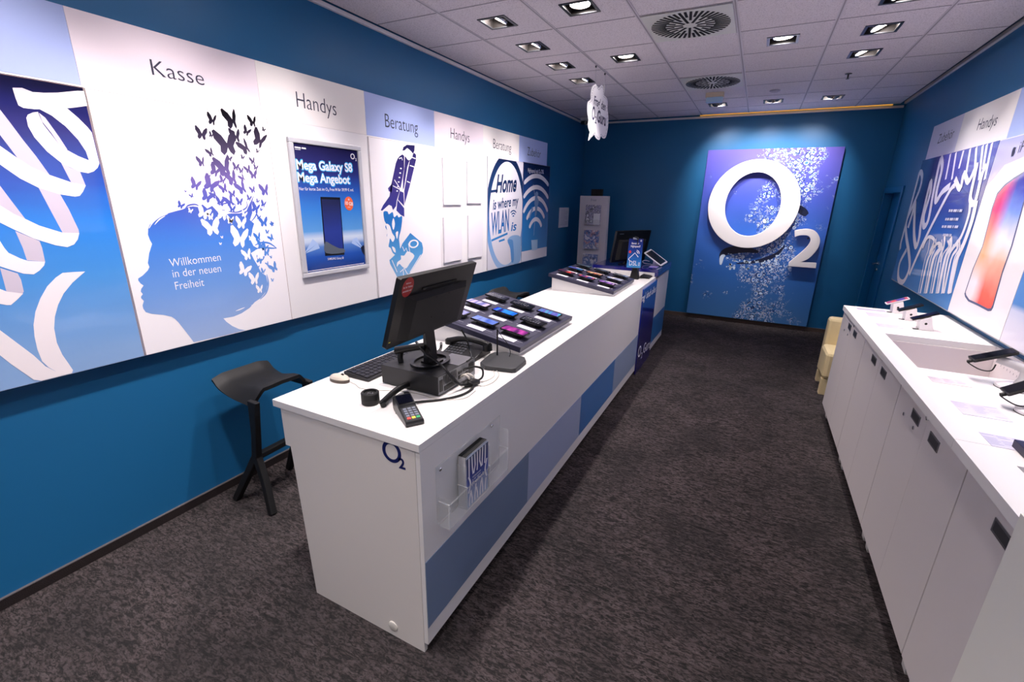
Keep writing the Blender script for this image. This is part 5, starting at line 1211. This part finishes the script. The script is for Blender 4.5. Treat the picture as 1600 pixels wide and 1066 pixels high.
# ------------------------------------------------------------------ lounge chair behind the right counter
T = thing('lounge_chair', 'cream leather armless lounge chair behind the far end of the right counter', 'chair', (1.1, 5.5, 0))
b = MB(); b.box(.82, 1.38, 5.27, 5.66, .17, .45); b.build('seat_cushion', CREAM, T, bevel=.035)
b = MB(); b.box(.835, 1.37, 5.66, 5.80, .12, .72); b.build('backrest', CREAM, T, bevel=.03)
b = MB(); b.box(.825, .90, 5.285, 5.36, 0, .17); b.box(1.30, 1.375, 5.285, 5.36, 0, .17); b.box(.84, .90, 5.70, 5.78, 0, .12); b.box(1.30, 1.36, 5.70, 5.78, 0, .12); b.build('legs', CREAM, T, bevel=.004)
# ------------------------------------------------------------------ brochure stand
T = thing('brochure_stand', 'tall narrow white brochure stand in the far left corner', 'brochure stand', (-2.38, 7.56, 0))
b = MB(); b.poly(Fr((0, 7.50, 0), XA, ZA), [(-2.61, .001), (-2.12, .001), (-2.155, 1.915), (-2.625, 1.915)], -.10, 0); b.build('column', mat('white stand', 'dcd6dc', .4), T, bevel=.003)
b = MB(); b.box(-2.45, -2.27, 7.52, 7.59, 1.916, 2.02); b.build('top_box', BLACKM, T)
S = BWf(7.499); x = MB(); x.text(S, 'free', (-2.44, 1.835), h=.04, d=.001); x.build('lettering', mat('grey lettering', '8a8aa0', .5), T)
cols = [('leaflet print a', ['d8d6e6', '6a6a90', 'c9c4dc', '2c2c50', 'f0eef6']), ('leaflet print b', ['e6e4f0', '3f5aa8', '9ab0d8', 'c88a90', 'f0eef6']), ('leaflet print c', ['e8e6f2', '5f88c0', '7f8fc0', 'b8c0e0', 'f0eef6'])]
def patch(nm, c):
    m = mat(nm, 'ffffff', .35); nt = m.node_tree; L = nt.links.new
    g = nt.nodes.new('ShaderNodeNewGeometry'); n = nt.nodes.new('ShaderNodeTexNoise'); n.inputs['Scale'].default_value = 14; n.inputs['Detail'].default_value = 3
    L(g.outputs['Position'], n.inputs['Vector']); r = ramp_node(nt, [(.36+.07*i, k) for i, k in enumerate(c)]); L(n.outputs['Fac'], r.inputs[0]); L(r.outputs[0], nt.nodes['Principled BSDF'].inputs['Base Color']); return m
for (z0, z1, k, w_) in ((1.475, 1.775, 0, 'topmost'), (1.09, 1.38, 1, 'middle'), (.70, .99, 2, 'lowest visible')):
    p_ = MB(); p_.box(-2.505, -2.245, 7.43, 7.4995, z0-.015, z0-.010); p_.box(-2.505, -2.245, 7.43, 7.433, z0-.0098, z0+.07)
    p_.build('pocket', ACRYL, T)
    T2 = thing('brochure', w_+' brochure on the white stand in the far left corner', 'brochure', (-2.38, 7.46, z0-.0098), 'brochures on the stand')
    MB().box(-2.50, -2.25, 7.445, 7.475, z0-.0095, z1).build('pages', patch(*cols[k]), T2)
    x = MB(); B3 = BWf(7.445)
    if k == 0: x.obox(B3, -2.36, -2.252, z0-.005, z1-.13, .0003, .0008)
    else:
        for i in range(6): x.stroke(B3, [(-2.49+i*.018, z1-.01), (-2.492+i*.018, z1-.055)], .006, .0006)
        x.text(B3, 'frei', (-2.38, z1-.085), h=.045, shear=.2, off=.01, d=.0006)
    x.build('cover_print', [WPRINT, INKN][1 if k else 0], T2)
# ------------------------------------------------------------------ right counter
RX0, RZ, RT = .79, .115, 1.0255
CW = mat('cabinet white', 'ddd6d4', .42, bump=(700, .02, .001)); HANDLE = mat('handle plate', '8d8d90', .35, metal=.8); HD = mat('handle recess', '55565a', .4, metal=.6)
mods = [(3.81, 4.75), (2.875, 3.805), (1.99, 2.87), (1.10, 1.985)]
hand = [(4.382, 4.146), (3.473, 3.212), (2.563, 2.306), (1.679, 1.42)]
lock = [[(4.234, .963), (4.543, .857), (4.383, .858)], [(3.29, .982)], [(2.715, .874), (2.55, .874), (2.383, .985)], []]
names_ = ['farthest white cabinet of the right counter, beside the cream chair', 'second farthest white cabinet of the right counter', 'white cabinet of the right counter with two locks and a key', 'nearest white cabinet of the right counter, cut by the end panel']
rims = [(3.0585, 3.805), None, None]
for k, (a, b_) in enumerate(mods):
    T = thing('cabinet', names_[k], 'cabinet', (1.12, (a+b_)/2, 0), 'white cabinets under the right worktop')
    if k == 1:   # cabinet with the open trough
        c_ = MB(); c_.box(RX0+.02, XR-.01, a, b_, RZ, .72); c_.box(RX0+.02, XR-.01, a, 3.045, .72, RT-.0405); c_.build('body', CW, T); CAB = T
    else: MB().box(RX0+.02, XR-.01, a, b_, RZ, RT-.0405).build('body', CW, T)
    mid = (a+b_)/2
    for q, (d0, d1) in enumerate(((mid+.001, b_-.001), (a+.001, mid-.001))):
        D = MB(); D.box(RX0, RX0+.0195, d0, d1, RZ-.004, RT-.052); D = D.build('door', CW, T, bevel=.0012)
        hy = hand[k][q]; f2 = RWf(RX0)
        hm = MB(); hm.ring(f2, 0, 0, 0, 0, 0, 0, 0) if False else None
        hm.obox(f2, -hy-.058, -hy+.058, .900, .947, .0002, .003, 0); hm.obox(f2, -hy-.049, -hy+.049, .908, .940, .003, .0035, 1); hm.build('handle', [HANDLE, HD], D)
    lk = MB()
    for (y, z) in lock[k]: lk.lathe([(.009, 0), (.009, .004), (.005, .005)], RWf(RX0), 14, 0, -y, z)
    if lock[k]: lk.build('locks', CHROME, T, smooth=40)
    if k == 2:
        x = MB(); x.tube([(RX0-.004, 2.383, .985), (RX0-.02, 2.383, .985), (RX0-.024, 2.385, 1.0)], .003, 6); x.build('key', CHROME, T)
    for y in (a+.05, b_-.05):
        for x_ in (.83, 1.38):
            l = MB(); l.poly(Fr((0, y-.03, 0), XA, ZA), [(x_, .0), (x_+.04, 0), (x_+.05, RZ), (x_-.01, RZ)], -.05, 0); l.build('leg', mat('white cabinet foot', 'c9c6c4', .5), T)
b = MB(); t0 = .76
b.box(.878, .8875, 3.05, 3.80, t0, RT-.0405); b.box(1.4525, 1.462, 3.05, 3.80, t0, RT-.0405); b.box(.888, 1.452, 3.80, 3.8035, t0, RT-.0405); b.box(.888, 1.452, 3.05, 3.0595, t0, RT-.0405); b.box(.878, 1.462, 3.05, 3.80, t0-.01, t0)
b.build('trough_box', mat('trough white', 'd9d0d0', .5), CAB)
b = MB(); f3 = RWf(1.4525)
for i in range(16):
    for j in range(2): b.obox(f3, -3.70+i*.04, -3.695+i*.04, .93+j*.03, .942+j*.03, .0002, .0006)
b.build('perforation', mat('slot grey', '9a9296', .6), CAB)
# worktops: far one has a rectangular opening over the trough
def rim(mb, x0, x1, y0, y1, hx0, hx1, hy0, hy1, z0, z1):
    mb.box(x0, hx0, y0, y1, z0, z1); mb.box(hx1, x1, y0, y1, z0, z1); mb.box(hx0, hx1, y0, hy0, z0, z1); mb.box(hx0, hx1, hy1, y1, z0, z1)
T = thing('worktop', 'white worktop over the far cabinets of the right counter with a rectangular trough', 'worktop', (1.12, 3.4, RT-.04))
b = MB(); rim(b, RX0-.012, XR-.001, 2.12, 4.762, .888, 1.452, 3.06, 3.82, RT-.04, RT); b.build('board', WHITE, T)
T = thing('worktop', 'near end of the white right worktop with a shallow grey inset', 'worktop', (1.12, 1.5, RT-.04))
b = MB(); rim(b, RX0-.012, XR-.001, 1.0, 2.118, .90, 1.40, 1.1, 1.98, RT-.04, RT); b.build('board', WHITE, T)
b = MB(); b.box(.9, 1.4, 1.1, 1.98, RT-.0398, RT-.03); b.build('inset', mat('inset grey', 'b5adb2', .4), T)
solo(MB().box(.765, XR-.002, .95, 1.655, 0, 1.06) if False else MB().box(.770, .7775, .9, 1.60, 0, RT+.022), 'end_panel', mat('panel white', 'f0efe6', .45), 'plain white panel at the lower right corner of the picture', 'panel')
# things in the trough
b = MB(); g_ = TPf(t0+.0006)
b.surf(lambda s, t: Vector((1.17+.20*s+.03*t, 3.42+.20*t, t0+.012+.02*math.sin(s*7)*math.sin(t*5)+.03*s)), 10, 8, .002)
solo(b, 'cleaning_cloth', mat('blue cloth', '6f92c8', .8), 'crumpled blue cloth lying in the trough of the right worktop', 'cloth', smooth=60)
b = MB()
for k in range(3): b.tube([(1.25+.05*math.cos(a)+.01*k, 3.52+.05*math.sin(a), t0+.055+.01*k) for a in [i*.4 for i in range(16)]], .003, 5)
b.tube([(1.20, 3.52, t0+.003), (1.22, 3.53, t0+.06)], .003, 5)
solo(b, 'wire_coil', mat('clear beige cable', 'cfc7a8', .3), 'small coil of beige wire on the blue cloth in the trough', 'cable', smooth=60)
b = MB(); b.tube([(1.30, 3.40, t0+.006), (1.36, 3.46, t0+.03), (1.40, 3.56, t0+.02), (1.43, 3.66, t0+.006)], .003, 6, sm=5); solo(b, 'cable', mat('brown wire', '7a5a4a', .5), 'thin brown wire in the trough of the right worktop', 'cable', smooth=50)
# info cards on the right worktop
IC = mat('info card', 'dcd7ea', .25); IP = mat('info card print', '9a98b8', .4)
def info(pts, lab, rows=6, tint=IC):
    q = [on(*p, 'z', RT+.001) for p in pts]; xs = [p.x for p in q]; ys = [p.y for p in q]
    x0, x1, y0, y1 = min(xs), max(xs), min(ys), max(ys)
    T = thing('info_card', lab, 'card', ((x0+x1)/2, (y0+y1)/2, RT), 'printed info cards on the right worktop')
    MB().box(x0, x1, y0, y1, RT+.0004, RT+.0018).build('card', tint, T)
    x = MB(); t_ = TPf(RT+.0018)
    for i in range(rows):
        v = y1-.012-i*(y1-y0-.02)/rows
        for a_, b_ in ((.01, .32), (.36, .66), (.70, .97)):
            if random.random() < .85: x.stroke(t_, [(x0+(x1-x0)*a_, v), (x0+(x1-x0)*(a_+(b_-a_)*random.uniform(.6, 1)), v)], .0045, .0005)
    x.build('print', IP, T)
info([(1450, 589), (1520, 606), (1505, 596)], 'info card with faint pink print in front of the farther phone arm', 5, mat('pinkish info card', 'ecdcde', .25))
info([(1489, 628), (1553, 637), (1573, 651), (1505, 647)], 'info card with grey print beside the nearer phone arm', 7)
info([(1534, 677), (1600, 688), (1612, 700), (1550, 697)], 'info card nearest the camera on the right worktop', 7)
info([(1338, 481), (1378, 485), (1345, 484), (1385, 488)], 'farthest info card on the right worktop', 3)
info([(1352, 488), (1392, 493), (1360, 493), (1400, 498)], 'second farthest info card on the right worktop', 3)
info([(1368, 505), (1404, 509), (1374, 510), (1412, 514)], 'third info card on the right worktop, before the trough', 3)
solo(MB().box(.995, 1.09, 4.20, 4.36, RT+.0004, RT+.003), 'paper_sheet', PAPER, 'white sheet under the nearest of the three wedge phone stands', 'paper')
# three wedge stands with phones
WD = mat('white wedge stand', 'e6e1e4', .35)
for k, (x, y, lab, scr, ln) in enumerate(((1.165, 4.06, 'nearest', ['1d1d3a', '0d0d1c'], .150), (1.150, 4.36, 'middle', ['14141c', '24242c'], .145), (1.125, 4.62, 'farthest', ['7a6ac0', '3a3a90', 'd05a60'], .145))):
    T = thing('wedge_stand', lab+' of the three white wedge phone stands on the right worktop', 'phone stand', (x, y, RT), 'white wedge phone stands')
    b = MB(); W_ = BWf(y); b.poly(W_, [(x-.04, RT+.0006), (x+.040, RT+.0006), (x+.012, RT+.098), (x-.045, RT+.072)], -.085, 0); b.build('block', WD, T, bevel=.002)
    b = MB(); b.ell(W_, x-.012, RT+.048, .008, .008, .0006, n=16); b.build('hole', BLACK, T)
    b = MB(); b.tube([(x-.035, y+.02, RT+.004), (x-.05, y+.01, RT+.003), (x-.075, y+.005, RT+.0035)], .003, 6, sm=4); b.build('cord', CABLE, T)
    T2 = thing('display_phone', {'nearest': 'dark phone on the nearest white wedge stand', 'middle': 'dark phone on the middle white wedge stand', 'farthest': 'phone with purple red screen on the farthest white wedge stand'}[lab], 'phone', (x-.03, y+.04, RT+.08), 'phones on wedge stands')
    Ud = Vector((.057, 0, .026)).normalized(); G = Fr((x-.016, y+.045, RT+.0885), Ud, YA)
    b = MB(); b.rrect(G, -.075, .075, -.036, .036, .008, .0016, .0105); b.build('body', PB if k < 2 else mat('white phone body', 'd8d4da', .3), T2, smooth=30)
    b = MB(); b.rrect(G, -.068, .068, -.032, .032, .003, .0107, .0112); b.build('screen', screen_mat('w'+lab, scr), T2)
# two arm holders with phones
for k, (bx_, by_, lab, ang, ph_c) in enumerate(((1.215, 2.915, 'farther', .43, (1.13, 2.98, RT+.135)), (1.165, 2.565, 'nearer', .62, (1.125, 2.60, RT+.115)))):
    T = thing('phone_holder', lab+' white round-based holder arm with a black phone on the right worktop', 'phone holder', (bx_, by_, RT), 'white phone holder arms')
    b = MB(); b.lathe([(.066, .0006), (.068, .006), (.066, .014), (.045, .024), (.0, .026)], TPf(RT), 36, 0, bx_, by_); b.build('base', WD, T, smooth=40)
    b = MB(); b.lathe([(.0685, .0004), (.0685, .003)], TPf(RT), 36, 0, bx_, by_); b.build('rubber_ring', BLACKM, T)
    pc = Vector(ph_c)
    b = MB(); b.tube([(bx_+.01, by_, RT+.022), (bx_+.022, by_, RT+.06), (bx_+.012, by_+.01, RT+.10), tuple(pc+Vector((.02, -.005, -.014)))], lambda t: (.016, .02), 14, sm=5); b.build('arm', mat('silver grey arm', 'bdb9bc', .35), T, smooth=50)
    T2 = thing('display_phone', 'thick black phone on the '+lab+' white holder arm', 'phone', tuple(pc), 'phones on holder arms')
    Ud = Vector((math.cos(ang), .0, math.sin(ang))); G = Fr(pc, Ud, YA)
    b = MB(); b.rrect(G, -.082, .082, -.04, .04, .008, -.006, .006); b.build('body', BLACK, T2, smooth=30)
    b = MB(); b.rrect(G, -.074, .074, -.035, .035, .004, .0062, .0067); b.build('screen', BLACKG, T2)
    b = MB(); q = G.p(-.085, -.01, -.004); b.tube([q, q+Vector((-.012, -.004, -.008)), q+Vector((.03, -.03, -.03)), q+Vector((.07, -.035, -.028)), q+Vector((.085, -.02, .002))], .003, 6, sm=5); b.tube([q+Vector((.008, 0, .004)), q+Vector((-.012, -.003, -.005))], .009, 8); b.build('security_cord', CABLE, T2, smooth=50)
T = thing('dark_box', 'corner of a dark purple box at the right edge on the near worktop', 'box', (1.02, 2.07, RT))
MB().box(.945, 1.13, 2.03, 2.15, RT+.0005, RT+.03).build('box_body', mat('dark purple box', '1c1838', .4), T, bevel=.002)
# ------------------------------------------------------------------ world and view
wd = bpy.data.worlds.new('world'); sc.world = wd; wd.use_nodes = True
wd.node_tree.nodes['Background'].inputs[0].default_value = (.5, .55, .6, 1); wd.node_tree.nodes['Background'].inputs[1].default_value = .2
vs = sc.view_settings; vs.view_transform = 'Standard'; vs.look = 'None'; vs.gamma = 1; vs.use_curve_mapping = False; vs.exposure = .62
sc.cycles.max_bounces = 10; sc.cycles.diffuse_bounces = 6; sc.cycles.glossy_bounces = 4; sc.cycles.transmission_bounces = 8
sc.cycles.use_denoising = True; sc.cycles.sample_clamp_indirect = 6
